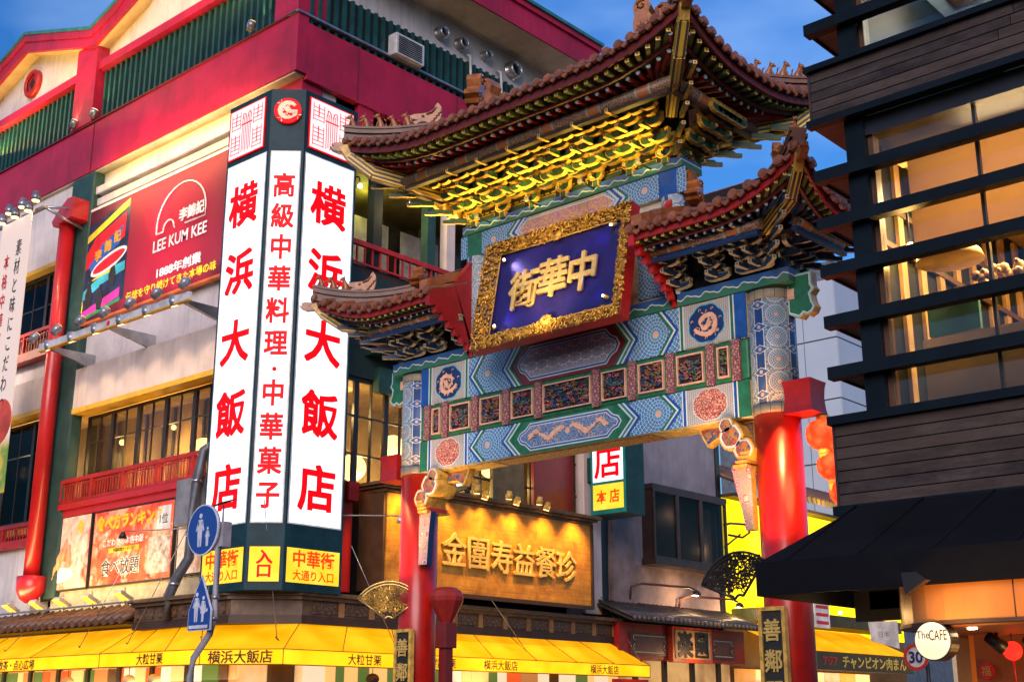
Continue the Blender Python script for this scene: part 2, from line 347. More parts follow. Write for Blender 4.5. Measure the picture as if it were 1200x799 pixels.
def arrow(x0,x1,h,tip,flip=1):   # arrow-shaped band from x0 to x1, tip at 'tip' left of x0 (flip mirrors)
    p=[(x0-tip,0),(x0,-h),(x1,-h),(x1-tip,0),(x1,h),(x0,h)]
    return p if flip>0 else [(-x,z) for x,z in reversed(p)]
for zc,h,kind in ((6.915,.325,0),(5.735,.255,1)):
    for s in (-1,1):
        xx=lambda x:(XC+s*x,YF,zc)
        o=B().prism([(-.50,-.004,-h),(.50,-.004,-h),(.50,-.004,h),(-.50,-.004,h)],(0,.02,0)).loc('rosette_panel',ROS,G,xx(1.67))
        # outer and inner chevron bands
        for x0,cols in ((2.02,(BLUE,WHT,GREEN)),(1.30,(BLUE,WHT,TEAL,WHT,GREEN))):
            for i,c in enumerate(cols):
                wd=.035 if c is WHT else .05; xa=x0-sum(.035 if q is WHT else .05 for q in cols[:i])
                p=[(-s*0,0)]; sg=-s
                pts=[(sg*(-.0),0),(sg*.24,-h),(sg*(.24+wd),-h),(sg*wd,0),(sg*(.24+wd),h),(sg*.24,h)]
                if sg<0: pts=pts[::-1]
                B().prism([(x,-.012,z) for x,z in pts],(0,.016,0)).loc('chevron_band',c,G,xx(xa+.06))
        # stripes and end panel
        for i,(c,wd) in enumerate(((WHT,.02),(GREEN if kind==0 else BLUE,.045),(WHT,.02))):
            bx(XC+s*(2.10+i*.032)-wd/2,XC+s*(2.10+i*.032)+wd/2,YF-.012-.001*i,YF+.01,zc-h,zc+h,'stripe',c,G)
            bx(XC+s*(2.94+i*.032)-wd/2,XC+s*(2.94+i*.032)+wd/2,YF-.012-.001*i,YF+.01,zc-h,zc+h,'stripe',c,G)
        bx(XC+s*3.1-.1,XC+s*3.1+.1,YF-.008,YF+.01,zc-h,zc+h,'end_panel',BLUE if kind==0 else GREEN,G)
        o=B().prism([(-.38,-.007,-h+.01),(.38,-.007,-h+.01),(.38,-.007,h-.01),(-.38,-.007,h-.01)],(0,.02,0)).loc('dotted_panel',DOTS,G,xx(2.55))
        lob=[(cos(t*PI/16)*(.30+.02*abs(sin(t*PI/4)))*(1 if h>.3 else .92),sin(t*PI/16)*(.28+.02*abs(sin(t*PI/4)))*(1 if h>.3 else .80)) for t in range(32)]
        if kind==0:
            b=B(); fpoly(b,lob,.0095,0); fpoly(b,inset(lob,.015),.012,1); fpoly(b,inset(lob,.03),.015,2)
            pa=[((.205-.15*t)*cos(PI*(1.1+2.7*t)),(.19-.14*t)*sin(PI*(1.1+2.7*t))+.015*sin(t*20)) for t in [i/21 for i in range(22)]]
            dragon(b,[(x*s,z) for x,z in pa],.036,3)
            b2=B()
            for k in range(7): b2.tube([(s*.24*cos(k*.9+.2)+.02*cos(j),-.018,.22*sin(k*.9+.2)+.02*sin(j)) for j in range(5)],.006,4,0,True,False)
            b2.loc('gold_curls',PINK,G,xx(2.55)); b.loc('dragon_medallion',[LTEAL,BLUE,DBLUE,PINK],G,xx(2.55))
        else: nest(lob,(0,.012),[WHT,MEDAL],'scroll_medallion',xx(2.55))
    # central cartouche
    hw=1.02; ct=[(-hw,0),(-hw+.06,-h*.35),(-hw+.16,-h*.5),(-hw+.26,-h*.86),(hw-.26,-h*.86),(hw-.16,-h*.5),(hw-.06,-h*.35),(hw,0),(hw-.06,h*.35),(hw-.16,h*.5),(hw-.26,h*.86),(-hw+.26,h*.86),(-hw+.16,h*.5),(-hw+.06,h*.35)]
    B().prism([(-1.168,-.003,-h),(1.168,-.003,-h),(1.168,-.003,h),(-1.168,-.003,h)],(0,.02,0)).loc('centre_field',GREEN if kind else MAROON,G,(XC,YF,zc))
    nest(ct,(0,.02,.045,.06) ,[WHT,BLUE,WHT,HONEY if kind==0 else CLOUDB],'cartouche',(XC,YF,zc))
    if kind:
        for s in (-1,1):
            b=B(); dragon(b,[(s*(.06+.66*t),.062*sin(t*8.5+.6)+.012*sin(t*24)) for t in [i/25 for i in range(26)]],.036,0)
            b2=B()
            for k in range(9): b2.tube([(s*(.1+.08*k)+.02*cos(j),-.018,(-.13 if k%2 else .13)+.018*sin(j)) for j in range(5)],.006,4,0,True,False)
            b2.loc('gold_curls',PINK,G,(XC,YF-.004,zc)); b.loc('painted_dragon',PINK,G,(XC,YF-.004,zc))
        B().prism([(.05*cos(a),-.02,.05*sin(a)) for a in [i*PI/5 for i in range(10)]],(0,.02,0)).loc('flaming_pearl',PINK,G,(XC,YF,zc))
# middle lintel painting
for s in (-1,1):
    B().prism([(-.75,-.004,-.2),(.75,-.004,-.2),(.75,-.004,.2),(-.75,-.004,.2)],(0,.02,0)).loc('rosette_panel',ROS if s else ROS,G,(XC+s*1.55,YF,9.21))
    for k in range(4): 
        pts=[(0,0),(-s*.2,-.2),(-s*(.2)-s*.04,-.2),(-s*.04,0),(-s*.24,.2),(-s*.2,.2)]
        if s>0: pts=pts[::-1]
        B().prism([(x,-.012,z) for x,z in pts],(0,.016,0)).loc('chevron_band',(GREEN,WHT,BLUE,WHT)[k],G,(XC+s*(1.25-.06*k),YF,9.21))
    bx(XC+s*1.98-.16,XC+s*1.98+.16,YF-.014,YF,9.02,9.41,'end_panel',BLUE if s>0 else GREEN,G)
nest([(-.8,-.15),(.8,-.15),(1.0,0),(.8,.15),(-.8,.15),(-1.0,0)],(0,.02),[WHT,pmat('amber cloud paint',scroll((.62,.36,.14),(.42,.2,.3),12,.03))],'cartouche',(XC,YF-.004,9.21))
# carved rail: posts and relief panels
def curls(w,h,n,seed,mats_n,dep=.03,r=.012,size=.06):
    q=random.Random(seed); b=B()
    for i in range(n):
        cx,cz=q.uniform(-w/2+size*.7,w/2-size*.7),q.uniform(-h/2+size*.7,h/2-size*.7); a0=q.uniform(0,2*PI); sg=q.choice((-1,1)); sz=size*q.uniform(.6,1.1); y0=-q.uniform(.25,1)*dep
        b.tube([(cx+sz*(1-t*.75)*cos(a0+sg*t*5),y0-.01*t,cz+sz*(1-t*.75)*sin(a0+sg*t*5)) for t in (0,.2,.4,.6,.8,1)],[r*.5,r,r*1.1,r,r,r*1.3],5,q.randrange(mats_n))
    return b
CARV=[mat('carving brown gold',(.34,.19,.07),.4,metal=.3,var=.5,scale=20),mat('carving blue',(.03,.07,.2),.4),mat('carving rose',(.35,.10,.12),.45),mat('carving green',(.04,.14,.08),.45)]
POSTM=pmat('carved post front',scroll((.50,.27,.17),(.16,.04,.07),22,.12)); CARVBG=mat('carving ground',(.03,.012,.02),.6)
for s in (-1,1):
    for x in (3.02,2.60,1.92,1.24,.57): bx(XC+s*x-.065,XC+s*x+.065,YF-.05,YF+.02,6.0,6.58,'rail_post',[POSTM],G,.008)
cm={}
def relief(x,w,seed):
    z=6.29; h=.44
    ct=[(-w/2,-h/2),(w/2,-h/2),(w/2,h/2),(-w/2,h/2)]
    f=B()
    for (a0,a1,c0,c1) in ((-w/2,w/2,-h/2,-h/2+.02),(-w/2,w/2,h/2-.02,h/2),(-w/2,-w/2+.02,-h/2+.02,h/2-.02),(w/2-.02,w/2,-h/2+.02,h/2-.02)): f.box(a0,a1,-.045,.01,c0,c1)
    o=f.loc('relief_frame',PINK,G,(x,YF,z)); B().box(-w/2+.02,w/2-.02,-.006,.01,-h/2+.02,h/2-.02).loc('relief_ground',CARVBG,o,(x,YF,z))
    curls(w-.03,h-.03,int(w*110),seed,4,.03,.011,.055).loc('carved_relief',CARV,o,(x,YF-.005,z))
for s in (-1,1):
    relief(XC+s*2.81,.19,int(20+s))
    for x in (2.26,1.58,.905): relief(XC+s*x,.45,int(x*100*s))
relief(XC,.94,5)
# ears beside the pillars, scroll brackets and boards under the beam
for s in (-1,1):
    px=XC+s*3.45
    P=[(0,-.25),(.18,-.33),(.24,-.28),(.30,-.31),(.38,-.27),(.42,-.2),(.38,-.12),(.36,-.02),(.42,.05),(.38,.12),(.38,.3),(0,.3)]
    P=P if s>0 else [(-x,z) for x,z in reversed(P)]
    b=B(); b.prism([(x,-.08,z) for x,z in P],(0,.16,0),0,1); b.prism([(x,-.084,z) for x,z in inset(P,.018)],(0,.01,0),2); b.prism([(x,-.088,z) for x,z in inset(P,.036)],(0,.01,0),3)
    b.box(min(0,s*.04),max(0,s*.04)+.1*0+s*0+.08,-.1,-.09,-.05,.1,4) if s>0 else b.box(-.14,-.04,-.1,-.09,-.05,.1,4)
    b.loc('beam_ear',[LTEAL,GOLDP,WHT,GREEN,PINK],G,(px+s*.3,YG,7.08))
    # wing bracket: a floral board hanging under the beam, gold edged
    Q=[(0,0),(0,-.34),(-.14,-.36),(-.28,-.26),(-.42,-.2),(-.62,-.2),(-.78,-.28),(-.86,-.14),(-.92,0)]
    Q=[(-s*-x if False else s*x,z) for x,z in Q]; Q=Q if s<0 else Q[::-1]
    if s>0: pass
    b=B(); b.prism([(x,-.07,z) for x,z in Q],(0,.14,0),0,1); b.prism([(x,-.075,z) for x,z in inset(Q,.03)],(0,.01,0),2); b.loc('wing_bracket',[GOLDP,GOLDP,COLF],G,(px-s*.31,YG,5.46))
    # cloud scrolls: rounded petals with gold rims, stepping down to the pillar
    for k,(dx,dz,r) in enumerate(((.55,-.22,.19),(.36,-.42,.16),(.62,-.06,.12))):
        b=B(); n=18
        for (rr,yy,mm) in ((1,-.30,0),(.86,-.31,1),(.70,-.318,2)):
            b.prism([(r*rr*cos(t*2*PI/n)*(1+.04*cos(t*2*PI/n*6)),yy,r*rr*1.0*sin(t*2*PI/n)*(1+.04*cos(t*2*PI/n*6))) for t in range(n)],(0,.45 if mm==0 else .02,0),mm)
        b.loc('cloud_scroll',[GOLDP,WHT,COLF],G,(px-s*dx,YG-.02,5.44+dz))
    # stepped gold blocks
    for k in range(4): bx(px-s*(.42-.03*k)-.11+.012*k,px-s*(.42-.03*k)+.11-.012*k,YG-.34,YG+.2,4.78+.055*k,4.82+.055*k,'bracket_block',GOLDP,G)
    # swirl board hanging down the pillar
    S=[(-.30,0),(0,0),(0,-.86),(-.12,-.86),(-.16,-.6),(-.22,-.3)] if s>0 else [(.0,0),(.0,-.86),(.18,-.86),(.24,-.3),(.28,0)]
    if s>0: S=[(0,0),(-.30,0),(-.24,-.3),(-.16,-.6),(-.12,-.86),(0,-.86)]
    else: S=[(0,0),(0,-.86),(.19,-.86),(.23,-.3),(.27,0)]
    b=B(); b.prism([(x,-.06,z) for x,z in S],(0,.12,0),0,1); b.loc('swirl_board',[SWIRL,DBLUE if s<0 else GOLDP],G,(px-s*.29,YG-.22,4.80))
    bx(px-s*.45-.1,px-s*.45+.1,YG-.3,YG+.1,4.80,4.86,'board_cap',RED,G)
# ---------------------------------------------------------------- bracket sets (shared meshes)
def arm_mesh(mf,me_,w=.33,h=.10,t=.07,blocks=3):
    P=[(-w/2,h),(-w/2,h*.45),(-w/2+.05,h*.12),(-w*.18,0),(w*.18,0),(w/2-.05,h*.12),(w/2,h*.45),(w/2,h)]
    b=B(); b.prism([(x,-t/2,z) for x,z in P],(0,t,0),1,1)
    q=inset(P,.013); b.prism([(x,-t/2-.003,z) for x,z in q],(0,.01,0),0,0,False)
    for x in ([-w/2+.04,0,w/2-.04] if blocks==3 else [0]):
        b.rings([[(x+sx*r,sy*r,z) for sx,sy in ((-1,-1),(1,-1),(1,1),(-1,1))] for r,z in ((.027,h),(.042,h+.025),(.042,h+.05))],1,True,False)
    me,_=b.mesh('bracket_arm',[mf,me_],False); return me
def beak_mesh(mf,me_,L=.30,t=.06):
    P=[(.10,0),(.10,.085),(-L*.62,.085),(-L*.62-.03,.05),(-L,.045),(-L,-.01),(-L*.55,-.012),(-L*.3,0)]
    b=B(); b.prism([(-t/2,y,z) for y,z in P][::-1],(t,0,0),0,1)
    b.box(-.012,.012,-L-.004,-L,.008,.03,2)
    me,_=b.mesh('bracket_beak',[mf,me_,DBLUE],False); return me
_b=B(); _b.box(-.05,.05,-.05,.05,-.10,.0,0); _b.box(-.058,-.05,-.052,.052,-.10,0,1); _b.box(.05,.058,-.052,.052,-.10,0,1); FOOT,_=_b.mesh('bracket_foot',[BGREEN,GOLDP],False)
ARM_G=arm_mesh(BGREEN,GOLDP,.31,.135,.075); BEAK_G=beak_mesh(BGREEN,GOLDP)
ARM_B=arm_mesh(BBLUE,mat('aged gold line',(.42,.36,.22),.5,var=.3),.40,.095,.07); BEAK_B=beak_mesh(BBLUE,mat('aged gold line',(0,0,0)),.30,.06)
ARM_S=arm_mesh(BBLUE,mat('aged gold line',(0,0,0)),.24,.09,.06,1)
def bset(at,ang,tiers,out,up,arm,beak,alt=None,wide=None):
    u=T('bracket_set',None or 'x','x',at); del u['label'],u['category']; u.parent=G; u.location=Vector(at)-W[G.name]
    u.rotation_euler=(0,0,ang); W[u.name]=Vector((0,0,0))
    for t in range(tiers):
        y=-.04-out*t; z=.02+up*t
        if wide:
            for k in range((1,2,2,3)[t]):
                n_=(1,2,2,3)[t]; xx=0 if n_==1 else (k/(n_-1)-.5)*wide[t]; link('bracket_arm',arm,u,(xx,y,z),(0,R((hash((round(at[0]*10),t,k))%7-3)*.5),0),(.9,1,1))
                if k==n_//2 and t<3: link('bracket_beak',beak,u,(xx if n_!=2 else 0,y+.03,z+.02),None,(1,.6,.9))
            if t and t%2: link('bracket_arm',arm,u,(0,y+out,z-.02),None,(1.05,.9,.9))
            if 0: pass
            elif t==0: link('bracket_foot',FOOT,u,(0,y+.03,z))
            continue
        link('bracket_arm',arm if t%2==0 or alt is None else alt,u,(0,y,z)); link('bracket_beak',beak,u,(0,y,z+.03))
        if t>0 and t<tiers: link('bracket_arm',alt or arm,u,(0,-.02,z))
    return u
def core(x0,x1,z,zt,n_f,xs_list,tiers,out,up,arm,beak,alt,side_n,corner_at,depth=.25,alt_f=None):
    for x in xs_list: bset((x,YF,z),0,tiers,out,up,arm,beak,alt,alt_f)
    for (cx,sg) in corner_at:
        for dy in side_n: bset((cx,YG+dy,z),sg*PI/2,tiers,out,up,arm,beak,alt,alt_f and [w_*.6 for w_ in alt_f])
        # diagonal corner stack
        for t in range(tiers+1):
            a=sg*PI/4; d=.10+out*1.32*t; px,py=cx+sg*d*.707,YF-d*.707
            link('corner_beak',beak,G,(px,py,z+.03+up*t),(0,0,a),(1.0,1.15,1.0))
        for t in range(tiers+1):
            d=.10+out*1.32*t; link('corner_beak',beak,G,(cx+sg*d*.707,YG+.25+d*.707,z+.03+up*t),(0,0,sg*3*PI/4),(1.0,1.15,1.0))
# main bracket band
ZM=9.60
core(0,0,ZM,0,0,[XC-1.97+3.94*i/6 for i in range(7)],4,.235,.155,ARM_G,BEAK_G,None,(-.1,.28),((XC+2.12,1),(XC-2.12,-1)),alt_f=(0,.24,.34,.46))
for i in range(6): bset((XC-1.64+3.94*i/6,YF-.12,ZM+.16),0,2,.235,.155,ARM_G,BEAK_G); bset((XC-1.64+3.94*i/6,YF-.47,ZM+.31),0,2,.235,.155,ARM_G,BEAK_G)
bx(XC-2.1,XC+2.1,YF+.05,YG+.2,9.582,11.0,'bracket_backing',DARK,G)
ARM_D=arm_mesh(mat('shadow green timber',(.012,.04,.025),.5,var=.4),mat('shaded gold edge',(.34,.20,.03),.45,var=.5,scale=12),.34,.13,.09)  # filler rows: shade put into darker green and gold
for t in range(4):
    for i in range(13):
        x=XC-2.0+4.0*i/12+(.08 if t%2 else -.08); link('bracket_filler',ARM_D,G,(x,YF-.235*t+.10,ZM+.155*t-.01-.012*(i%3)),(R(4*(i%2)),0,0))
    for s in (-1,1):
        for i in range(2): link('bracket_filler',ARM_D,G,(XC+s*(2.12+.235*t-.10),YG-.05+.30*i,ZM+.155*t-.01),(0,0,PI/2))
ZL=7.47
for s in (-1,1):
    c=XC+s*3.55
    core(0,0,ZL,0,0,[XC+s*2.15,XC+s*2.80,XC+s*3.30,XC+s*3.50],4,.15,.135,ARM_B,BEAK_B,ARM_S,(-.12,.12,.3),((c,s),))
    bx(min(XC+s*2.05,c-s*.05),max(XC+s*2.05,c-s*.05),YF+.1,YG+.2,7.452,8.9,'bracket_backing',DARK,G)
# ---------------------------------------------------------------- roofs
def zrise(d): return .30*d+.07*d*d
UNIT,_=B().box(-.5,.5,-.5,.5,-.5,.5).mesh('rafter',[BGREEN,GOLDP],False)
def rafter_mesh(round_,mats_):
    b=B()
    if round_: 
        n=8; b.rings([[(.5*cos(2*PI*i/n),y,.5*sin(2*PI*i/n)) for i in range(n)] for y in (0,1)],0,False,True); b.v+=[]; 
        k=len(b.v); b.add([(.5*cos(2*PI*i/n),-.005,.5*sin(2*PI*i/n)) for i in range(n)],[tuple(range(n))],1); b.add([(.28*cos(2*PI*i/n),-.008,.28*sin(2*PI*i/n)) for i in range(n)],[tuple(range(n))],2)
    else:
        b.box(-.5,.5,0,1,-.5,.5,0); b.add([(-.5,-.004,-.5),(.5,-.004,-.5),(.5,-.004,.5),(-.5,-.004,.5)],[(0,1,2,3)],1); b.add([(-.2,-.008,-.2),(.2,-.008,-.2),(.2,-.008,.2),(-.2,-.008,.2)],[(0,1,2,3)],2)
    me,_=b.mesh('rafter',mats_,False); return me
RFL=rafter_mesh(False,[mat('rafter red green',(.10,.14,.04),.5),GOLDP,BGREEN]); RRD=rafter_mesh(True,[REDB,mat('rafter end pale blue',(.35,.5,.55),.4),WHT])
RRDB=rafter_mesh(True,[DBLUE,mat('rafter end pale blue',(0,0,0)),WHT])
def disc_mesh():
    b=B(); n=12
    b.rings([[(.074*cos(2*PI*i/n),y,.074*sin(2*PI*i/n)) for i in range(n)] for y in (-.03,.03)],0,True,False)
    b.rings([[(.054*cos(2*PI*i/n),y,.054*sin(2*PI*i/n)) for i in range(n)] for y in (-.036,-.028)],0,True,False); b.ball((0,-.036,0),.02,0,6,3,(1,.6,1))
    me,_=b.mesh('tile_end',[TILE],False); return me
def drip_mesh():
    b=B(); P=[(-.065,.02),(-.06,-.03),(-.03,-.06),(0,-.085),(.03,-.06),(.06,-.03),(.065,.02),(.03,-.005),(0,-.012),(-.03,-.005)]
    b.prism([(x,-.015,z) for x,z in P],(0,.03,0),0); me,_=b.mesh('drip_tile',[TILE],False); return me
DISC,DRIP=disc_mesh(),drip_mesh()
def side(A,Bp,nrm,z0,lift,la,lb,L0,depth,sp,rsp,hipA,hipB,core_a,core_b,rz,full=True,flare=.10,rr=RRD,ps=1.):
    A=Vector(A);Bp=Vector(Bp); n=Vector(nrm); L=(Bp-A).length; d=(Bp-A)/L; ang=math.atan2(d.y,d.x)
    def E(s,inn=0):      # eave point (x,y,z)
        k=0
        if la: k=max(k,(L0-s)/L0)
        if lb: k=max(k,(L0-(L-s))/L0)
        k=max(0,k)**2; q=A+d*s+n*(flare*k-inn); return Vector((q.x,q.y,z0+lift*k+(zrise(inn))))
    cnt=int(round(L/sp)); st=L/cnt
    for i in range(cnt*2+1):
        s=i*st/2; p=E(s); an=ang; z=p.z
        link('tile_end' if i%2==0 else 'drip_tile',DISC if i%2==0 else DRIP,G,(p.x,p.y,z+.06 if i%2==0 else z+.03),(R(-12),0,an))
    # barrel rows
    for i in range(cnt+1):
        s=i*st; m=depth
        if hipA: m=min(m,s)
        if hipB: m=min(m,L-s)
        if m<.15: continue
        pts=[E(s,m*t/5)+Vector((0,0,.07)) for t in range(6)]
        B().tube(pts,.058,6,0,False).part('tile_row',TILE,G)
    # deck
    b=B(); K=16; V=[];F=[]
    for i in range(K+1):
        s=L*i/K; m=depth
        if hipA: m=min(m,s)
        if hipB: m=min(m,L-s)
        for t in range(5): V.append(E(s,m*t/4)+Vector((0,0,.03)))
    for i in range(K):
        for t in range(4): a=i*5+t; F.append((a,a+5,a+6,a+1))
    b.add(V,F); o=b.part('roof_deck',TILE,G)
    # eave board, lower board, ceiling boards
    b=B()
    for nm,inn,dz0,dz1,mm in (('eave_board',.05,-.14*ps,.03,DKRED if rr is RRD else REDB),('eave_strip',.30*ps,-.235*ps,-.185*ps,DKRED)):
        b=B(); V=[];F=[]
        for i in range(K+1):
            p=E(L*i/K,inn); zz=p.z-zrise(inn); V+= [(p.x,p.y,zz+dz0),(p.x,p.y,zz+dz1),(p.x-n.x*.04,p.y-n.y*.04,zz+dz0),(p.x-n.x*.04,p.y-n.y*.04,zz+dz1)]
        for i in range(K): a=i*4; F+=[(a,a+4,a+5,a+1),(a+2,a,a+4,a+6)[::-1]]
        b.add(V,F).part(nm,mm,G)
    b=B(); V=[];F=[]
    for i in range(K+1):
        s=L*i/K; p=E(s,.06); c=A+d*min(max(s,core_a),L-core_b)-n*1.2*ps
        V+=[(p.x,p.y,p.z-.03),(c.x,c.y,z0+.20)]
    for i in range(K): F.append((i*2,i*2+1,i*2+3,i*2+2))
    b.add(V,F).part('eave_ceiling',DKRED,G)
    if not full: return E
    # rafters
    cnt=int(L/rsp)
    for i in range(cnt):
        s=(i+.5)*L/cnt; c=min(max(s,core_a),L-core_b); q=A+d*c-n*.95*ps
        for (nm,me,inn,dz,ln_,wd,cz) in (('flying_rafter',RFL,.12*ps,-.165*ps,.42*ps,.068*ps,.02),('rafter',rr,.38*ps,-.255*ps,.6*ps,.072*ps,.0)):
            p=E(s,inn); p.z=p.z-zrise(inn)+dz; t=Vector((q.x,q.y,z0-.12*ps if nm=='rafter' else z0-.06*ps)); dr=(t-p).normalized()
            rot=dr.to_track_quat('Y','Z').to_euler(); link(nm,me,G,p,rot,(wd,ln_,wd))
    return E
def hip(cx,cy,sx,sy,zc,L,nfig,r=1.,slope=.30):
    # ridge running inwards from the corner (cx,cy); sx,sy point inwards
    k=.7071; f=lambda t,dz=0:(cx+sx*t*k,cy+sy*t*k,zc+dz+(.34 if r==1. else .42)*(max(0,1-max(0,t*k)/(1.8 if r==1. else 1.4))**2-1)+zrise(max(0,t*k))+.05*max(0,.45-t)**2)
    for (w,dz0,dz1) in ((.13,.03,.12),(.09,.12,.18),(.13,.18,.23),(.10,.23,.27),(.12,.27,.31)):
        rs=[]
        for t in [L*i/8-.02 for i in range(9)]:
            p=f(t); q=Vector((-sy*k,sx*k)); rs.append([(p[0]+q.x*w*r*a,p[1]+q.y*w*r*a,p[2]+z) for a,z in ((-1,dz0),(1,dz0),(1,dz1),(-1,dz1))])
        B().rings(rs,0,True,False).part('ridge_course',TILER,G)
    ang=math.atan2(-sy,-sx)
    for i in range(nfig):
        p=f(.12+i*.235*r,.30); link('ridge_figure',FIG if i else FIG0,G,p,(0,0,ang+R((i*37)%11-5)),(r*1.25,r*1.25,r*(1.2+.1*(i%3))))
    p=f(.12+nfig*.235*r+.14,.28); link('dragon_head',BEAST,G,p,(0,0,ang),(1.2*r,)*3)
    p=f(-.06,-.10); link('corner_dragon',TIP,G,p,(0,0,ang),(r,)*3)
def fig_mesh(kind):
    b=B()   # seated beast facing +X
    b.rings([[(x+rx*cos(2*PI*i/8),ry*sin(2*PI*i/8),z) for i in range(8)] for x,z,rx,ry in ((0,0,.05,.035),(-.012,.05,.052,.036),(0,.10,.040,.03),(.02,.145,.028,.024),(.03,.165,.03,.026))],0)
    b.ball((.045,0,.185),.034,0,7,4,(1.2,.85,.95)); b.ball((.082,0,.175),.018,0,6,3); b.tube([(.05,.02,0),(.052,.018,.06),(.03,.015,.11)],[.013,.012,.013],5); b.tube([(.05,-.02,0),(.052,-.018,.06),(.03,-.015,.11)],[.013,.012,.013],5)
    for s in (-1,1): b.tube([(.03,.016*s,.20),(.02,.024*s,.232)],[.012,.004],4)
    if kind: b.tube([(-.05,0,.03),(-.085,0,.07),(-.07,0,.13),(-.045,0,.15)],[.016,.018,.013,.006],5)
    else: b.tube([(-.06,0,.1),(-.13,0,.13),(-.15,0,.19)],[.018,.02,.004],5); b.tube([(0,0,.04),(.10,0,.03),(.14,0,.06)],[.035,.03,.008],6)
    me,_=b.mesh('ridge_figure',[TILEO],False); return me
def beast_mesh():
    b=B(); P=[(-.10,0),(.20,0),(.24,.05),(.16,.075),(.27,.10),(.29,.14),(.22,.17),(.12,.18),(.02,.20),(-.05,.24),(-.08,.32),(-.11,.36),(-.16,.30),(-.17,.2),(-.14,.08)]
    b.prism([(x,-.055,z) for x,z in P],(0,.11,0))
    for s in (-1,1):
        b.ball((.10,s*.058,.14),.024,0,6,4); b.tube([(.05,s*.06,.17),(-.03,s*.075,.21),(-.10,s*.07,.29)],[.016,.014,.004],5)
        for k in range(4): b.tube([(-.02-.035*k,s*.058,.05+.045*k),(-.06-.035*k,s*.064,.08+.045*k),(-.05-.035*k,s*.058,.11+.045*k)],[.014,.013,.006],5)
        b.tube([(.24,s*.03,.12),(.31,s*.035,.15),(.30,s*.035,.21)],[.01,.008,.003],4); b.tube([(.18,s*.05,.02),(.10,s*.062,.05),(.03,s*.06,.03)],[.012,.014,.01],5)
    me,_=b.mesh('dragon_head',[TILEO],False); return me
def tip_mesh():
    b=B(); P=[(-.10,-.04),(.05,-.06),(.15,-.02),(.20,.03),(.12,.04),(.17,.08),(.10,.11),(0,.10),(-.10,.08)]
    b.prism([(x,-.06,z) for x,z in P],(0,.12,0)); me,_=b.mesh('corner_dragon',[TILEO],False); return me
def chiwen_mesh():   # fish-tailed ridge-end beast in profile, facing +X
    b=B(); P=[(-.16,0),(.18,0),(.22,.06),(.14,.10),(.24,.14),(.26,.20),(.18,.24),(.10,.26),(.06,.34),(.10,.44),(.06,.54),(-.04,.58),(-.13,.54),(-.17,.44),(-.15,.3),(-.18,.15)]
    b.prism([(x,-.10,z) for x,z in P],(0,.20,0))
    for s in (-1,1):
        b.tube([(-.04+.085*(1-t*.8)*cos(1+t*7),s*.105,.46+.085*(1-t*.8)*sin(1+t*7)) for t in [i/8 for i in range(9)]],[.018]*9,5); b.ball((.12,s*.1,.19),.03,0,6,4)
        for k in range(5): b.tube([(-.12+.05*k,s*.1,.04+.05*(k%2)),(-.09+.05*k,s*.115,.09+.05*(k%2)),(-.12+.05*k,s*.105,.14+.05*(k%2))],[.016,.015,.006],5)
    me,_=b.mesh('ridge_end_beast',[TILEO],False); return me
FIG,FIG0,BEAST,TIP,CHI=fig_mesh(1),fig_mesh(0),beast_mesh(),tip_mesh(),chiwen_mesh()
# main roof
HX,HY0,HY1=3.42,13.25,16.95; Z0=10.60
side((XC-HX,HY0),(XC+HX,HY0),(0,-1),Z0,.34,1,1,1.9,1.8,.22,.19,1,1,1.2,1.2,0)
side((XC+HX,HY0),(XC+HX,HY1),(1,0),Z0,.34,1,1,1.7,1.8,.22,.19,1,1,1.25,1.25,0)
side((XC-HX,HY1),(XC-HX,HY0),(-1,0),Z0,.34,1,1,1.7,1.8,.22,.19,1,1,1.25,1.25,0)
side((XC+HX,HY1),(XC-HX,HY1),(0,1),Z0,.34,1,1,1.9,1.8,.22,.19,1,1,1.2,1.2,0,False)
for sx in (-1,1):
    hip(XC+sx*(HX+.06),HY0-.06,-sx,1,Z0+.34,1.9,5); hip(XC+sx*(HX+.06),HY1+.06,-sx,-1,Z0+.34,1.9,6)
bx(XC-1.9,XC+1.9,YG-.12,YG+.12,11.3,11.75,'main_ridge',TILE,G,.03)
for s in (-1,1): link('ridge_end_beast',CHI,G,(XC+s*1.85,YG,11.6),(0,0,0 if s<0 else PI),(1.3,1.3,1.3))
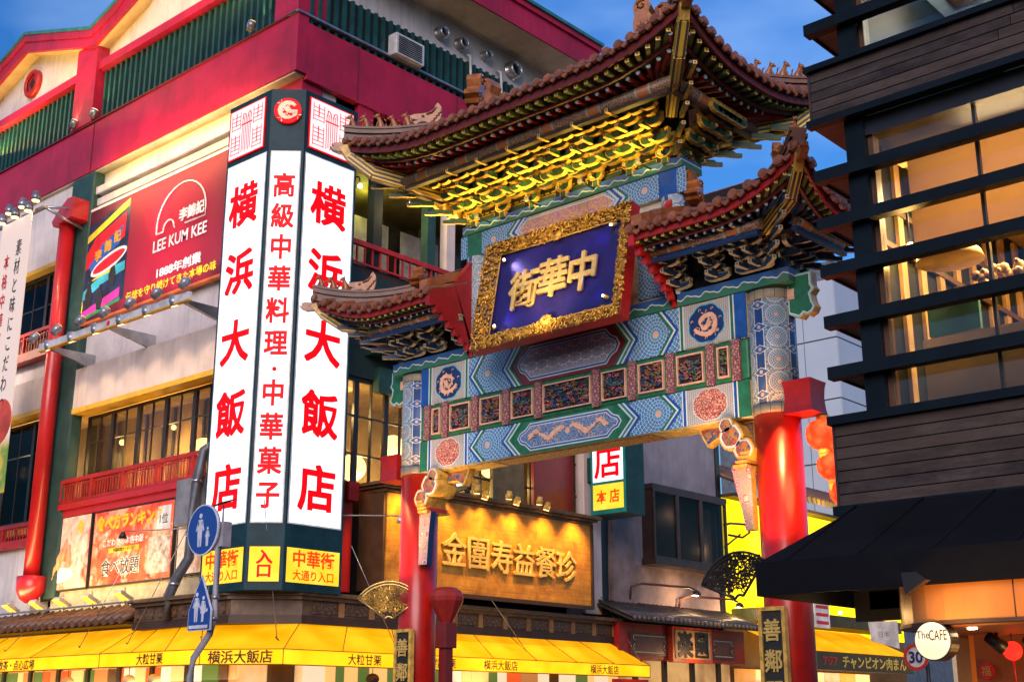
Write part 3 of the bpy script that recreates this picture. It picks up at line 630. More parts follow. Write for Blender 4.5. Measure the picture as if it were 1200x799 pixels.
# beasts at the ends of the gable ridges, near the front eave
link('ridge_end_beast',CHI,G,(XC-.78,HY0+.30,Z0+.28),(0,0,R(-60)),(1.0,1.15,1.05)); link('ridge_end_beast',CHI,G,(XC+2.60,HY0+.30,Z0+.30),(0,0,R(20)),(1.0,1.15,.95))
B().tube([(XC-2.85,HY0+.68,10.27),(XC+2.85,HY0+.68,10.27)],.10,12).part('purlin',PURL,G)
bx(XC-2.7,XC+2.7,HY0+.62,HY0+.72,10.11,10.16,'purlin_strip',BROWN,G)
for s in (-1,1): 
    o=B().tube([(-1.0,0,0),(1.0,0,0)],.10,12).loc('purlin',PURL,G,(XC+s*(HX-.68),YG,10.27),(0,0,PI/2)); bx(XC+s*(HX-.68)-.05,XC+s*(HX-.68)+.05,YG-1.1,YG+1.1,10.11,10.16,'purlin_strip',BROWN,G)
    for sy,yy in ((1,HY0),(-1,HY1)):
        # corner beam, gilded, with chevrons
        a=Vector((XC+s*2.35,YG-sy*.65,10.12)); c=Vector((XC+s*(HX-.30),yy+sy*.30,10.42)); e=Vector((XC+s*(HX-.02),yy+sy*.02,10.72)); g=Vector((XC+s*(HX+.06),yy-sy*.06,10.90))
        for nm,p,q,w_,m_ in (('corner_beam',a,c,.16,CHEV),('corner_beam',c,e,.15,CHEV),('corner_beam_head',e,g,.14,GOLDP)):
            dq=(q-p); ro=dq.to_track_quat('Y','Z').to_euler(); B().box(-w_/2,w_/2,0,dq.length+.02,-w_*.7,w_*.7).loc(nm,m_,G,p,ro)
# lower roofs
Z1=8.10
for s in (-1,1):
    xo=XC+s*4.72; xi=XC+s*2.03; y0,y1=13.78,16.42
    a,b_=(xi,xo) if s>0 else (xo,xi); la,lb=(0,1) if s>0 else (1,0)
    k=dict(ps=.72,rr=RRDB)
    side((a,y0),(b_,y0),(0,-1),Z1,.42,la,lb,1.5,1.25,.25,.14,la,lb,.0 if s>0 else 1.0,1.0 if s>0 else .0,0,**k)
    if s>0: side((xo,y0),(xo,y1),(1,0),Z1,.42,1,1,1.3,1.25,.25,.14,1,1,.9,.9,0,**k)
    else: side((xo,y1),(xo,y0),(-1,0),Z1,.42,1,1,1.3,1.25,.25,.14,1,1,.9,.9,0,**k)
    side((b_,y1),(a,y1),(0,1),Z1,.42,lb,la,1.5,1.25,.25,.14,lb,la,0,0,0,False,**k)
    for sy,yy in ((1,y0),(-1,y1)):
        hip(xo+s*.06,yy-sy*.06,-s,sy,Z1+.40,1.85,3,.9)
        a_=Vector((XC+s*3.7,YG-sy*.45,7.98)); c=Vector((xo-s*.30,yy+sy*.30,8.10)); e=Vector((xo-s*.06,yy+sy*.06,8.32)); g=Vector((xo+s*.04,yy-sy*.04,8.48))
        for nm,p,q,w_,m_ in (('corner_beam',a_,c,.13,CHEV),('corner_beam',c,e,.12,CHEV),('corner_beam_head',e,g,.115,GOLDP)):
            dq=(q-p); ro=dq.to_track_quat('Y','Z').to_euler(); B().box(-w_/2,w_/2,0,dq.length+.02,-w_*.7,w_*.7).loc(nm,m_,G,p,ro)
    B().tube([(xi+s*.05,y0+.46,7.90),(xo-s*.85,y0+.46,7.90)],.075,12).part('purlin',PURL,G); bx(min(xi+s*.05,xo-s*.9),max(xi+s*.05,xo-s*.9),y0+.42,y0+.50,7.76,7.82,'purlin_strip',DBLUE,G)
    B().tube([(-.62,0,0),(.62,0,0)],.075,12).loc('purlin',PURL,G,(xo-s*.46,YG,7.90),(0,0,PI/2)); bx(xo-s*.46-.04,xo-s*.46+.04,YG-.7,YG+.7,7.76,7.82,'purlin_strip',DBLUE,G)
    # ridge and wall end
    B().box(min(xi,xo-s*1.25),max(xi,xo-s*1.25),YG-.09,YG+.09,8.62,8.95).part('lower_ridge',TILE,G,.02)
    link('ridge_end_beast',CHI,G,(xi+s*.12,YG-.02,8.9),(0,0,0 if s<0 else PI),(.9,.9,.95)); link('ridge_end_beast',CHI,G,(xi+s*.75,y0+.55,8.52),(0,0,R(-75)),(.8,.9,.62))
    B().rings([[(xi+s*.1+w_,y,z) for w_,z in ((-.09,z_),(.09,z_),(.09,z_+.16),(-.09,z_+.16))] for y,z_ in ((y0+.02,8.2),(y0+.5,8.42),(YG,8.72))],0,True,False).part('gable_ridge',TILEO,G)
    # red gable board with stepped lower edge
    pts=[(y0+.02,8.16),(y0+.02,7.92)]
    yy,zz=y0+.02,7.92
    for i in range(7): yy+=.15; pts.append((yy,zz+.02)); zz-=.095; pts.append((yy,zz))
    pts+=[(YF-.03,zz),(YF-.03,8.95),(y0+.6,8.40)]
    x_=xi-.05; B().prism([(x_+.10,y,z) for y,z in pts][::-1],(-.10,0,0)).part('gable_board',REDB if s<0 else RED,G)
# ---------------------------------------------------------------- name board, leaning forward under the main roof
NB=T('name_board','large gold framed board with three raised gold characters on deep blue','name board',(-11.88,14.34,7.93),rot=(R(90-11),0,0))
NAVY=mat('navy board',(.012,.006,.11),.5,var=.4,scale=2)
W2,H2=1.47,.94; w2,h2=1.22,.72; yo=-.03
B().box(-W2+.05,W2-.05,-H2+.05,H2-.05,-.08,-.04).part('backing',REDB,NB)
B().box(-w2-.02,w2+.02,-h2-.02+.05,h2+.05+.02,-.04,.0).part('board_face',NAVY,NB)
fr=[((-W2,H2),(W2,H2),(w2,h2+.05),(-w2,h2+.05)),((W2,-H2),(-W2,-H2),(-w2,-h2+.05),(w2,-h2+.05)),((-W2,-H2),(-W2,H2),(-w2,h2+.05),(-w2,-h2+.05)),((W2,H2),(W2,-H2),(w2,-h2+.05),(w2,h2+.05))]
for k,(a,b_,c,d) in enumerate(fr):
    b=B(); b.add([(a[0],a[1],.16),(b_[0],b_[1],.16),(c[0],c[1],.02),(d[0],d[1],.02),(a[0],a[1],-.05),(b_[0],b_[1],-.05)],[(0,1,2,3)],0); b.add([(b_[0],b_[1],.16),(a[0],a[1],.16),(a[0],a[1],-.05),(b_[0],b_[1],-.05)],[(0,1,2,3)],1)
    o=b.part('frame_rail',[mat('frame ground',(.16,.06,.012),.5),REDB],NB)
    q=random.Random(k); b=B()
    A,Bb,C,D=[Vector((p[0],p[1],0)) for p in (a,b_,c,d)]
    for i in range(300 if k<2 else 200):
        u=q.random(); v=q.uniform(.06,.94); P=(A*(1-u)+Bb*u)*(1-v)+(D*(1-u)+C*u)*v; z=.16*(1-v)+.02*v+q.uniform(.0,.03); sz=q.uniform(.03,.065); a0=q.uniform(0,7); sg=q.choice((-1,1))
        b.tube([(P.x+sz*(1-t*.7)*cos(a0+sg*t*4.5),P.y+sz*(1-t*.7)*sin(a0+sg*t*4.5),z+.02*t) for t in (0,.25,.5,.75,1)],[.008,.013,.014,.013,.016],4,0)
    b.part('frame_carving',GOLDF,NB)
    e=B(); e.tube([(d[0],d[1],.03),(c[0],c[1],.03)],.014,6).part('gold_bead',GOLDP,NB)
for (x,y,r) in ((0,h2+.05,.1),(0,-h2+.03,.12),(-W2+.1,0,.1),(W2-.1,0,.1),(.55,-h2-.08,.09),(-.55,-h2-.1,.09)):
    b=B()
    for i in range(9): 
        a=i*.7; b.tube([(x+r*(1-t*.6)*cos(a+t*4),y+r*.8*(1-t*.6)*sin(a+t*4),.09+.04*t) for t in (0,.3,.6,1)],[.012,.02,.018,.02],5)
    b.part('frame_rosette',GOLDF,NB)
CHG=mat('gilt characters',(.90,.58,.16),.28,metal=.4,var=.2,scale=6)
for ch,x,y in (('街',-.58,.0),('華',.0,.07),('中',.58,.03)): txt(ch,.70,CHG,NB,(x,y+.0,.06),Matrix.Identity(4),.06,.014,bev=.005,name='gilt_character',sx=.88)
LM=emat('small lamp white',(1,.85,.75),6)
for (x,y,tx,ty) in ((-w2+.10,h2-.07,-.3,.25),(-w2+.10,-h2+.14,-.35,-.1),(w2-.1,h2-.02,.5,.2),(w2-.1,-h2+.17,.5,-.2)):
    o=B().tube([(x,y,.03),(x*.96,y*.96,.09)],.03,8).part('spot_lamp',GOLDP,NB)
    B().ball((x*.95,y*.95,.10),.018).part('lamp_lens',LM,NB)
    light('SPOT',(x*.95,y*.95,.12),9 if x<0 else 7,(.50,.38,1) if x<0 else (.10,.12,1),.02,None,95,.9,parent=NB).rotation_euler=(Vector((tx*.9-x,ty-y,-.12))).to_track_quat('-Z','Y').to_euler()
# hanging plaques on the pillars
PLQ=mat('black lacquer plaque',(.03,.025,.02),.4,var=.4)
for nm,x,y,s_,lab in (('R',XC+3.45-.02,14.70,1,'tall black plaque with gold frame and gold characters on the right gate pillar'),('L',XC-3.45+.1,14.70,1,'tall black plaque with gold frame and gold characters on the left gate pillar')):
    wd,h=.33,2.1; ztop=2.89
    P=T('pillar_plaque',lab,'plaque',(x,y,.8),'plaques on the gate pillars')
    bx(x-wd/2,x+wd/2,y,y+.06,ztop-h,ztop,'board',PLQ,P)
    for a in ((x-wd/2-.03,x-wd/2+.02,ztop-h,ztop+.03),(x+wd/2-.02,x+wd/2+.03,ztop-h,ztop+.03)): bx(a[0],a[1],y-.03,y+.062,a[2],a[3],'frame',GOLDP,P,.006)
    bx(x-wd/2+.02,x+wd/2-.02,y-.03,y+.062,ztop-.02,ztop+.03,'frame',GOLDP,P)
    vtxt('善鄰門',.29,CHG,P,(x,y-.02,ztop-.26),.38,ext=.02,bold=.02,sx=.9)
# fan-shaped fretwork on the pillars, with red shades behind
def fan(name,x,y,z,r,lab,m,a0,a1,yaw,tilt=0):
    P=T(name,lab,'fan ornament',(x,y,z))
    b=B(); q=random.Random(3); n=14
    def pt(rr,a): return Vector((rr*sin(a)*cos(yaw),rr*sin(a)*sin(yaw),rr*cos(a)))+Vector((x,y,z))
    for rr in (r,r*.93,r*.12): b.tube([pt(rr,a0+(a1-a0)*i/n) for i in range(n+1)],.018,5)
    for a in (a0,a1): b.tube([pt(r*.12,a),pt(r,a)],.018,5)
    b.part('rim',m,P); b=B()
    for i in range(260):
        rr=r*math.sqrt(q.uniform(.06,.92)); a=q.uniform(a0+.05,a1-.05); s=q.uniform(.03,.06); w0=q.uniform(0,7)
        c=pt(rr,a); b.tube([c+Vector((s*cos(w0+t*4)*cos(yaw),s*cos(w0+t*4)*sin(yaw),s*sin(w0+t*4))) for t in (0,.33,.66,1)],[.008,.012,.012,.008],4,0,True,False)
    b.part('fretwork',m,P); return P
FB=mat('dark bronze',(.035,.03,.028),.45,metal=.5); FG=mat('brass',(.62,.45,.16),.35,metal=.8,var=.4)
fan('fan_ornament',XC+3.1,14.50,3.0,.62,'dark fretwork fan jutting from the right red pillar, tips towards the black awning',FB,R(-68),R(38),R(0))
fan('fan_ornament',XC-3.62,14.62,3.05,.64,'brass fretwork fan beside the left red pillar above the yellow awning',FG,R(-54),R(54),R(38))
for x,y,lab in ((XC-3.45-.12,14.98,'red hood behind the brass fan on the left gate pillar'),(XC-3.45+.62,15.15,'red rounded hood on the street side of the left gate pillar')):
    P=T('lamp_hood',lab,'lamp hood',(x,y,2.9))
    n=10; rs=[]
    for k,(s_,z) in enumerate(((.10,3.02),(.18,3.16),(.28,3.36),(.29,3.43),(.25,3.52),(.14,3.58),(.03,3.59))): rs.append([(x+s_*cos(2*PI*i/n+.39),y+s_*sin(2*PI*i/n+.39),z) for i in range(n)])
    B().rings(rs,0,True,False).part('shade',mat('red lamp hood',(.30,.02,.015),.4),P)
    if x>XC-3.45: bx(x-.12,x+.12,y-.13,y+.13,2.62,3.02,'control_box',MAROON,P,.01); bx(x-.08,x+.08,y-.08,y+.08,0,2.62,'post',MAROON,P)
for s,x in ((1,XC+3.45+.45),(-1,XC-3.45-.52)):
    P=T('red_lamp_box','square red steel box with curved sides on the %s gate pillar'%('right' if s>0 else 'left'),'lamp box',(x,YG-.1,5.4))
    b=B(); b.rings([[(x+a*.19,YG-.05+c*.2,z) for a,c in ((-1,-1),(1,-1),(1,1),(-1,1))] if 0 else [(x+a*w_,YG-.05+c*w_,z) for a,c in ((-1,-1),(1,-1),(1,1),(-1,1))] for z,w_ in ((5.42,.215),(5.5,.20),(5.65,.19),(5.78,.20),(5.86,.215))],0,True,False).part('box',REDB,P)
    light('SPOT',(x-s*.15,YG-.35,5.40),30,(1,.45,.15),.06,(x-s*.5,YG-.32,3.6),60,.6)
# strings of red paper lanterns behind the right pillar
LAN=emat('lit red paper lantern',(1,.03,.008),.85,(1,.13,.03),5); LANY=emat('lantern fringe glow',(1,.30,.03),.8)
labs=['round lit red lantern hanging just under the red box right of the gate pillar','second red lantern in the string, partly behind the first','small lower red lantern in the string by the wooden facade','orange red lantern at the foot of the string by the wooden facade']
for i,(x,y,z,r) in enumerate(((-8.0,15.2,5.15,.235),(-7.95,15.3,4.74,.21),(-7.86,15.4,4.40,.20),(-7.78,15.5,4.10,.19))):
    P=T('paper_lantern',labs[i],'lantern',(x,y,z-.3),'red lanterns strung beside the gate')
    b=B(); n=20; b.rings([[(x+(r*s_*(1+.03*cos(j*PI)))*cos(2*PI*j/n),y+(r*s_*(1+.03*cos(j*PI)))*sin(2*PI*j/n),z+h*r) for j in range(n)] for s_,h in ((.35,-.86),(.7,-.72),(.93,-.4),(1,0),(.93,.4),(.7,.72),(.35,.86))],0,True,True).part('shade',LAN,P)
    B().lathe([(r*.38,-.06),(r*.38,.0)],(x,y,z-r*.84),12).part('lower_ring',GOLDP,P); B().lathe([(r*.38,0),(r*.38,.05)],(x,y,z+r*.84),12).part('upper_ring',GOLDP,P)
    B().lathe([(r*.30,-.09),(r*.33,0)],(x,y,z-r*.86-.06),10).part('tassel',LANY,P)
light('POINT',(-8.0,14.85,4.9),20,(1,.2,.08),.25)
# gate flood lamps on the lower roofs and beams
YL=(1,.66,.10)
for i,x in enumerate((XC-1.6,XC-.5,XC+.6,XC+1.7)):
    P=T('gate_floodlight','small flood lamp on the gate\'s middle lintel, number %d from the left'%1,'flood lamp',(x,YF-.35,9.55))
    P['label']='small black flood lamp on the ledge under the main roof brackets, %s from the left'%ORD[i]; P['group']='flood lamps under the main roof'
    bx(x-.05,x+.05,YF-.38,YF-.30,9.50,9.57,'housing',BLACK,P); bx(x-.01,x+.01,YF-.34,YF,9.50,9.52,'bracket',BLACK,P)
    light('SPOT',(x,YF-.42,9.44),42,YL,.08,(x-.1,YF-.15,10.6),150,.8)

# lamps hidden in the fan ornaments and hoods wash the pillars and the underside of the beams
for x,a in ((XC+3.45,1),(XC-3.45,-1)):
    light('SPOT',(x-a*.2,YG-1.0,3.7),90,(1,.42,.11),.08,(x-a*.1,YG-.2,5.6),75,.9); light('SPOT',(x-a*.8,YG-.1,3.6),28,(1,.62,.2),.08,(x-a*2.4,YG,5.6),110,.9)
    light('SPOT',(x+a*.3,YG-1.1,3.75),90,(1,.40,.14),.08,(x,YG,4.6),80,.9)

light('SPOT',(XC-2.75,YF-.3,9.45),48,YL,.08,(XC-2.6,YF-.1,10.6),150,.8); light('SPOT',(XC-3.0,YG+.3,9.4),30,YL,.08,(XC-2.6,YG+.2,10.6),140,.8)
light('SPOT',(-11.88,13.5,7.0),85,(1,.75,.35),.15,(-11.88,14.3,7.9),80,.9)  # added spot without a fixture, brightens the gilt characters
for x in (XC-2.6,XC+2.6): light('SPOT',(x,13.6,4.2),70,(1,.80,.62),.3,(x*1.0,14.85,6.6),75,.9)  # added front floods without fixtures, brighten the beam painting
# ---------------------------------------------------------------- ground
GM=mat('asphalt',(.05,.05,.052),.8,var=.3,scale=2,bmp=.4)
o=B().add([(-700,-500,0),(500,-500,0),(500,900,0),(-700,900,0)],[(0,1,2,3)]).part('ground',GM); tag(o,kind='structure')
PV=mat('pavement stone',(.25,.24,.23),.7)
for nm,a in (('pavement',(-60,-17.0,13.5,16.0)),('pavement',(-22.3,-16.2,16.0,60)),('pavement',(-8.2,12,9.0,60))):
    o=bx(a[0],a[1],a[2],a[3],.004,.13,nm,PV); tag(o,kind='structure')
# ---------------------------------------------------------------- restaurant building on the left corner
MAG=mat('magenta paint',(.40,.006,.045),.5,var=.3,scale=.9,streak=.4,bmp=.12,bs=6); WALL=mat('white wall',(.70,.66,.66),.6,var=.16,scale=1.0,streak=.35,bmp=.12,bs=8,dirt=.18)
BEIGE=mat('beige soffit',(.50,.43,.33),.65,var=.2,scale=1.5,dirt=.35); PINKW=mat('warm white panel',(.68,.58,.53),.6,var=.15,scale=1,streak=.3,dirt=.1)
DGREEN=mat('dark green column',(.02,.065,.055),.5,streak=.25); GRILLE=mat('green grille slat',(.008,.06,.06),.5); GRB=mat('grille backing',(.005,.018,.02),.7)
TEALR=mat('teal roof metal',(.03,.19,.20),.4); YST=mat('yellow strip',(.72,.42,.03),.5,var=.15)
LB=T('restaurant_building','big restaurant building with magenta bands, white walls and green grilles on the left corner','building',(-30,20,0))
XW,YW=-22.1,17.3       # wall planes
XE,YE=-60,29.0
def lp(x0,x1,y0,y1,z0,z1,n,m,bev=0): return bx(x0,x1,y0,y1,z0,z1,n,m,LB,bev)
# solid upper storeys
lp(XE,XW,YW,YE,14.42,19.75,'upper_wall',WALL)
lp(XE,-24.7,YW+2.7,YE,0,14.4,'core_wall',DARK); lp(-24.7,-22.2,17.75,YE,0,6.35,'core_wall',DARK)
# magenta band, wraps the corner
lp(XE,-21.9,16.98,YW,16.15,17.66,'magenta_band',MAG); lp(-22.1,-21.9,YW,28.5,16.02,17.5,'magenta_band',MAG)
for x in (-30.9,): lp(x-.01,x+.01,16.96,16.99,16.15,17.66,'band_joint',DKRED)
lp(-22.25,-21.85,16.93,YE-.5,17.66,17.71,'band_coping',STEEL)
for y in (18.9,22.4,25.9): lp(-21.92,-21.885,y-.01,y+.01,16.05,17.48,'band_joint',DKRED)
lp(XE,-21.95,16.93,17.0,17.663,17.70,'band_coping',DKRED)
# soffit below the band with yellow-lit strip and beam stubs
lp(XE,-22.0,17.02,YW,16.10,16.148,'band_soffit',BEIGE)
lp(-23.2,-22.02,YW-.02,17.9,15.2,16.14,'corner_block',MAG)
lp(-22.1,-21.95,19.0,19.5,14.6,16.02,'band_bracket',MAG)
# ledges on the left facade
lp(-31.0,-22.2,17.05,YW,15.42,15.62,'white_ledge',WALL); lp(-31.0,-22.2,17.12,YW,15.1,15.3,'white_ledge',WALL)
# grilles with slats
def grille_y(x0,x1,z0,z1):
    lp(x0,x1,YW-.06,YW-.02,z0,z1,'grille_backing',GRB); n=int((x1-x0)/.26)
    me,_=B().box(-.045,.045,-.05,.05,-.5,.5).mesh('grille_slat',[GRILLE],False)
    for i in range(n): link('grille_slat',me,LB,(x0+(i+.5)*(x1-x0)/n,YW-.10,(z0+z1)/2),None,(1,1,z1-z0))
grille_y(-31.0,-22.6,17.7,19.35); grille_y(-41,-32.1,17.7,19.35)
me,_=B().box(-.05,.05,-.045,.045,-.5,.5).mesh('grille_slat',[GRILLE],False)
lp(XW+.02,XW+.06,17.3,25.0,17.5,18.75,'grille_backing',GRB)
for i in range(30): link('grille_slat',me,LB,(XW+.10,17.42+i*.26,18.12),None,(1,1,1.25))
lp(-32.1,-31.0,16.9,YW,17.7,20.3,'magenta_post',MAG,.02); lp(-22.9,-22.0,17.02,YW+.6,17.7,20.5,'magenta_post',MAG,.02)
for x0,x1 in ((-31.0,-22.6),(-41,-32.1)): lp(x0,x1,16.98,YW,19.36,19.62,'grille_rail',MAG)
# gable walls and sweeping fascia of the left facade
fo=[(-44,20.2),(-35.2,20.92),(-34.0,21.33),(-30.13,20.05),(-28.8,20.42),(-22.6,24.6)]
fi=[(-44,19.6),(-35.4,20.25),(-34.03,20.71),(-30.03,19.42),(-28.05,20.1),(-22.2,24.0)]
fo=[(-42.99, 19.52), (-35.22, 22.04), (-31.21, 20.71), (-29.83, 21.09), (-23.41, 25.42)]; fi=[(-42.99, 18.79), (-35.25, 21.39), (-31.11, 20.06), (-29.05, 20.76), (-22.99, 24.8)]
b=B()
for i in range(len(fo)-1): b.prism([(fi[i][0],16.78,fi[i][1]),(fi[i+1][0],16.78,fi[i+1][1]),(fo[i+1][0],16.78,fo[i+1][1]-.1),(fo[i][0],16.78,fo[i][1]-.1)],(0,.12,0))
b.part('sweeping_fascia',MAG,LB); b=B()
for i in range(len(fo)-1): b.prism([(fo[i][0],16.72,fo[i][1]-.32),(fo[i+1][0],16.72,fo[i+1][1]-.32),(fo[i+1][0],16.72,fo[i+1][1]-.1),(fo[i][0],16.72,fo[i][1]-.1)],(0,.06,0))
b.part('fascia_moulding',MAG,LB); b=B()
for i in range(len(fo)-1): b.prism([(fo[i][0],16.68,fo[i][1]-.1),(fo[i+1][0],16.68,fo[i+1][1]-.1),(fo[i+1][0],16.68,fo[i+1][1]),(fo[i][0],16.68,fo[i][1])],(0,6,0))
b.part('roof_edge',TEALR,LB); b=B()
for i in range(len(fi)-1): b.add([(fi[i][0],16.85,fi[i][1]),(fi[i+1][0],16.85,fi[i+1][1]),(fi[i+1][0],YW+.01,fi[i+1][1]+.05),(fi[i][0],YW+.01,fi[i][1]+.05)],[(0,3,2,1)])
b.part('sloping_soffit',mat('cream soffit',(.62,.45,.24),.6,var=.12),LB)
b=B(); g=[(-60,19.36),(-22.6,19.36),(-22.6,24.2),(-28.1,20.25),(-30.0,19.6),(-34.03,20.85),(-41.5,18.4),(-60,18.4)]
b.add([(x,YW-.015,z) for x,z in ((-43,19.3),(-35.25,19.3),(-35.25,21.5),(-43,18.7))],[(0,1,2,3)]); b.add([(x,YW-.015,z) for x,z in ((-35.25,19.3),(-31.1,19.3),(-31.1,20.2),(-35.25,21.5))],[(0,1,2,3)])
b.add([(x,YW-.015,z) for x,z in ((-31.1,19.3),(-29.05,19.3),(-29.05,20.9),(-31.1,20.2))],[(0,1,2,3)]); b.add([(x,YW-.015,z) for x,z in ((-29.05,19.3),(-22.2,19.3),(-22.2,25.4),(-29.05,20.9))],[(0,1,2,3)])
b.part('gable_wall',WALL,LB)
for cx,cz in ((-35.35,20.5),(-26.7,21.1)):   # round windows with a square hole
    b=B(); n=28
    for y0_,y1_,r0,r1 in ((YW-.14,YW,.46,.30),):
        rs=[]; b.rings([[(cx+r*cos(2*PI*i/n),y,cz+r*sin(2*PI*i/n)) for i in range(n)] for r,y in ((.46,YW),(.46,YW-.14),(.40,YW-.18),(.33,YW-.18),(.30,YW-.14))],0,False,True)
    w_=b.part('round_window',REDB,LB); b=B(); b.add([(cx+.31*cos(2*PI*i/n),YW-.10,cz+.31*sin(2*PI*i/n)) for i in range(n)],[tuple(range(n))],0); b.part('window_disc',REDB,w_)
    B().add([(cx+.17*x,YW-.115,cz+.2*z) for x,z in ((-1,0),(0,-1),(1,0),(0,1))],[(0,1,2,3)]).part('window_hole',DARK,w_)
# right facade upper part: soffit, fascia
lp(-22.1,-20.9,17.3,27.3,19.75,19.85,'roof_soffit',BEIGE); lp(-20.98,-20.85,16.2,27.35,19.76,20.5,'right_fascia',MAG); lp(-20.95,-20.78,16.2,27.38,20.45,20.62,'fascia_moulding',MAG); lp(-24,-20.72,16.2,27.42,20.62,20.72,'roof_edge',TEALR)
lp(-24,-20.9,27.2,27.32,19.76,20.5,'end_fascia',MAG); lp(-22.05,-20.9,20.35,20.5,19.6,19.75,'soffit_beam',BEIGE)
for i,(y,z,r) in enumerate(((21.87,19.2,.17),(22.64,19.2,.17),(23.63,19.25,.13),(24.8,19.26,.25))):
    v=B().rings([[(XW+x,y+q*cos(2*PI*k/16),z+q*sin(2*PI*k/16)) for k in range(16)] for x,q in ((0,r*1.15),(.04,r*1.1),(.05,r),(.22,r*1.02),(.28,r*.9),(.24,r*.72),(.1,r*.7))],0,False).part('vent_pipe',ALU,LB)
    B().add([(XW+.12,y+r*.72*cos(2*PI*k/16),z+r*.72*sin(2*PI*k/16)) for k in range(16)],[tuple(range(16))]).part('vent_hole',DARK,v)
for y in (22.9,24.15): B().tube([(XW+.05,y,19.0),(XW+.2,y+.02,18.9),(XW+.24,y-.03,17.6)],.045,8).part('wrapped_pipe',mat('pipe wrap',(.6,.62,.62),.6),LB)
A=T('air_conditioner','pale outdoor air conditioner unit standing in front of the green grille','air conditioner',(-21.9,20.45,17.6)); bx(-22.0,-21.68,19.95,20.95,17.72,18.32,'casing',mat('off white enamel',(.55,.57,.6),.4),A,.02)
for k in range(9): bx(-21.68,-21.66,20.02,20.85,17.78+k*.055,17.80+k*.055,'vent_louvre',GRB,A)
# corner columns: green column and red pipe-like column
lp(-31.75,-30.6,16.95,YW,4.4,16.1,'green_column',DGREEN,.05)
c=B(); c.tube([(-31.36,16.72,4.9),(-31.36,16.72,14.6)],.21,24).part('red_column',mat('red column paint',(.50,.012,.015),.35,coat=.3,var=.1),LB)
b=B(); b.prism([(-31.65,16.45,14.55),(-30.7,16.45,14.62),(-30.7,16.45,15.2),(-31.0,16.45,15.22),(-31.4,16.45,15.0),(-31.75,16.45,14.72)],(0,.55,0)).part('column_cap',mat('red column paint',(0,0,0)),LB)
b=B(); b.rings([[(-31.36+r*cos(2*PI*k/20),16.75+r*sin(2*PI*k/20)*.9,z) for k in range(20)] for z,r in ((4.32,.14),(4.42,.30),(4.62,.40),(4.98,.42),(5.0,.30))],0).part('column_foot',mat('red column paint',(0,0,0)),LB)
# third floor: panels and window band of left facade
lp(-30.6,-23.2,16.98,YW+.3,9.3,10.38,'spandrel_panel',PINKW); lp(-30.6,-23.2,16.96,17.4,9.17,9.3,'yellow_strip',YST); lp(-30.6,-22.3,17.2,YW+.2,10.38,15.1,'wall_panel',WALL)
lp(-45,-31.75,16.98,YW+.3,9.6,10.5,'spandrel_panel',PINKW); lp(-45,-31.75,16.96,17.4,9.47,9.6,'yellow_strip',YST)
lp(-45,-31.75,17.2,YW+.2,10.5,11.3,'wall_panel',WALL); lp(-45,-31.75,17.1,YW+.2,13.9,16.1,'wall_panel',WALL); lp(-45,-31.75,17.05,YW,13.78,13.9,'yellow_strip',YST)
FRM=mat('dark window frame',(.03,.022,.018),.4); GL=glass('window glass',(.55,.58,.6)); CUR=mat('cream curtain',(.45,.36,.24),.8); ROOM=mat('warm room wall',(.40,.26,.12),.7,var=.4,scale=1)
def win_y(x0,x1,z0,z1,y,n,mull,par,d=1.6,lit=None,hbar=()):
    xb=x0-2.6*d; bx(xb,x1,y+d,y+d+.05,z0-.3,z1+.25,'room_back_wall',ROOM,par); bx(xb,x1,y+.12,y+d,z1+.15,z1+.2,'room_ceiling',ROOM,par); bx(xb,x1,y+.12,y+d,z0-.3,z0-.25,'room_floor',BROWN,par)
    for k in range(int((x1-xb)/1.3)): bx(xb+k*1.3,xb+k*1.3+.10,y+d-.04,y+d-.002,z0-.2,z1+.1,'wall_post',BROWN,par)
    w_=(x1-x0)/n
    for i in range(n):
        a=x0+i*w_; f=B()
        for q in ((a,a+.07,z0,z1),(a+w_-.07,a+w_,z0,z1),(a+.07,a+w_-.07,z0,z0+.07),(a+.07,a+w_-.07,z1-.07,z1)): f.box(q[0],q[1],y-.04,y+.04,q[2],q[3])
        for k in range(1,mull): f.box(a+w_*k/mull-.015,a+w_*k/mull+.015,y-.02,y+.02,z0+.07,z1-.07)
        for hb in hbar: f.box(a+.07,a+w_-.07,y-.02,y+.02,z0+(z1-z0)*hb-.015,z0+(z1-z0)*hb+.015)
        o=f.part('window_frame',FRM,par); bx(a+.07,a+w_-.07,y-.004,y+.004,z0+.07,z1-.07,'window_pane',GL,o)
win_y(-30.5,-23.3,6.9,9.15,17.45,6,2,LB,1.15,hbar=(.68,))
win_y(-41,-31.8,6.6,9.45,17.45,6,2,LB,1.0,hbar=(.68,)); win_y(-41,-31.8,11.9,13.8,17.4,6,2,LB,1.0,hbar=(.5,))
LIT=emat('paper lamp glow',(1,.72,.25),2.6)
k=0
for (x,y,z,r) in ((-26.1,18.05,7.75,.33),(-29.9,18.1,8.5,.08),(-27.7,18.2,8.6,.07),(-24.6,18.0,7.75,.3)):
    k+=1; B().ball((x,y,z),r,0,14,9).part('paper_lamp',LIT,LB)
    light('POINT',(x,y-.1,z-.5),130 if r>.2 else 80,(1,.55,.16),.2)
for x in (-38,-34.5): light('POINT',(x,17.95,8.2),110,(1,.65,.25),.2)
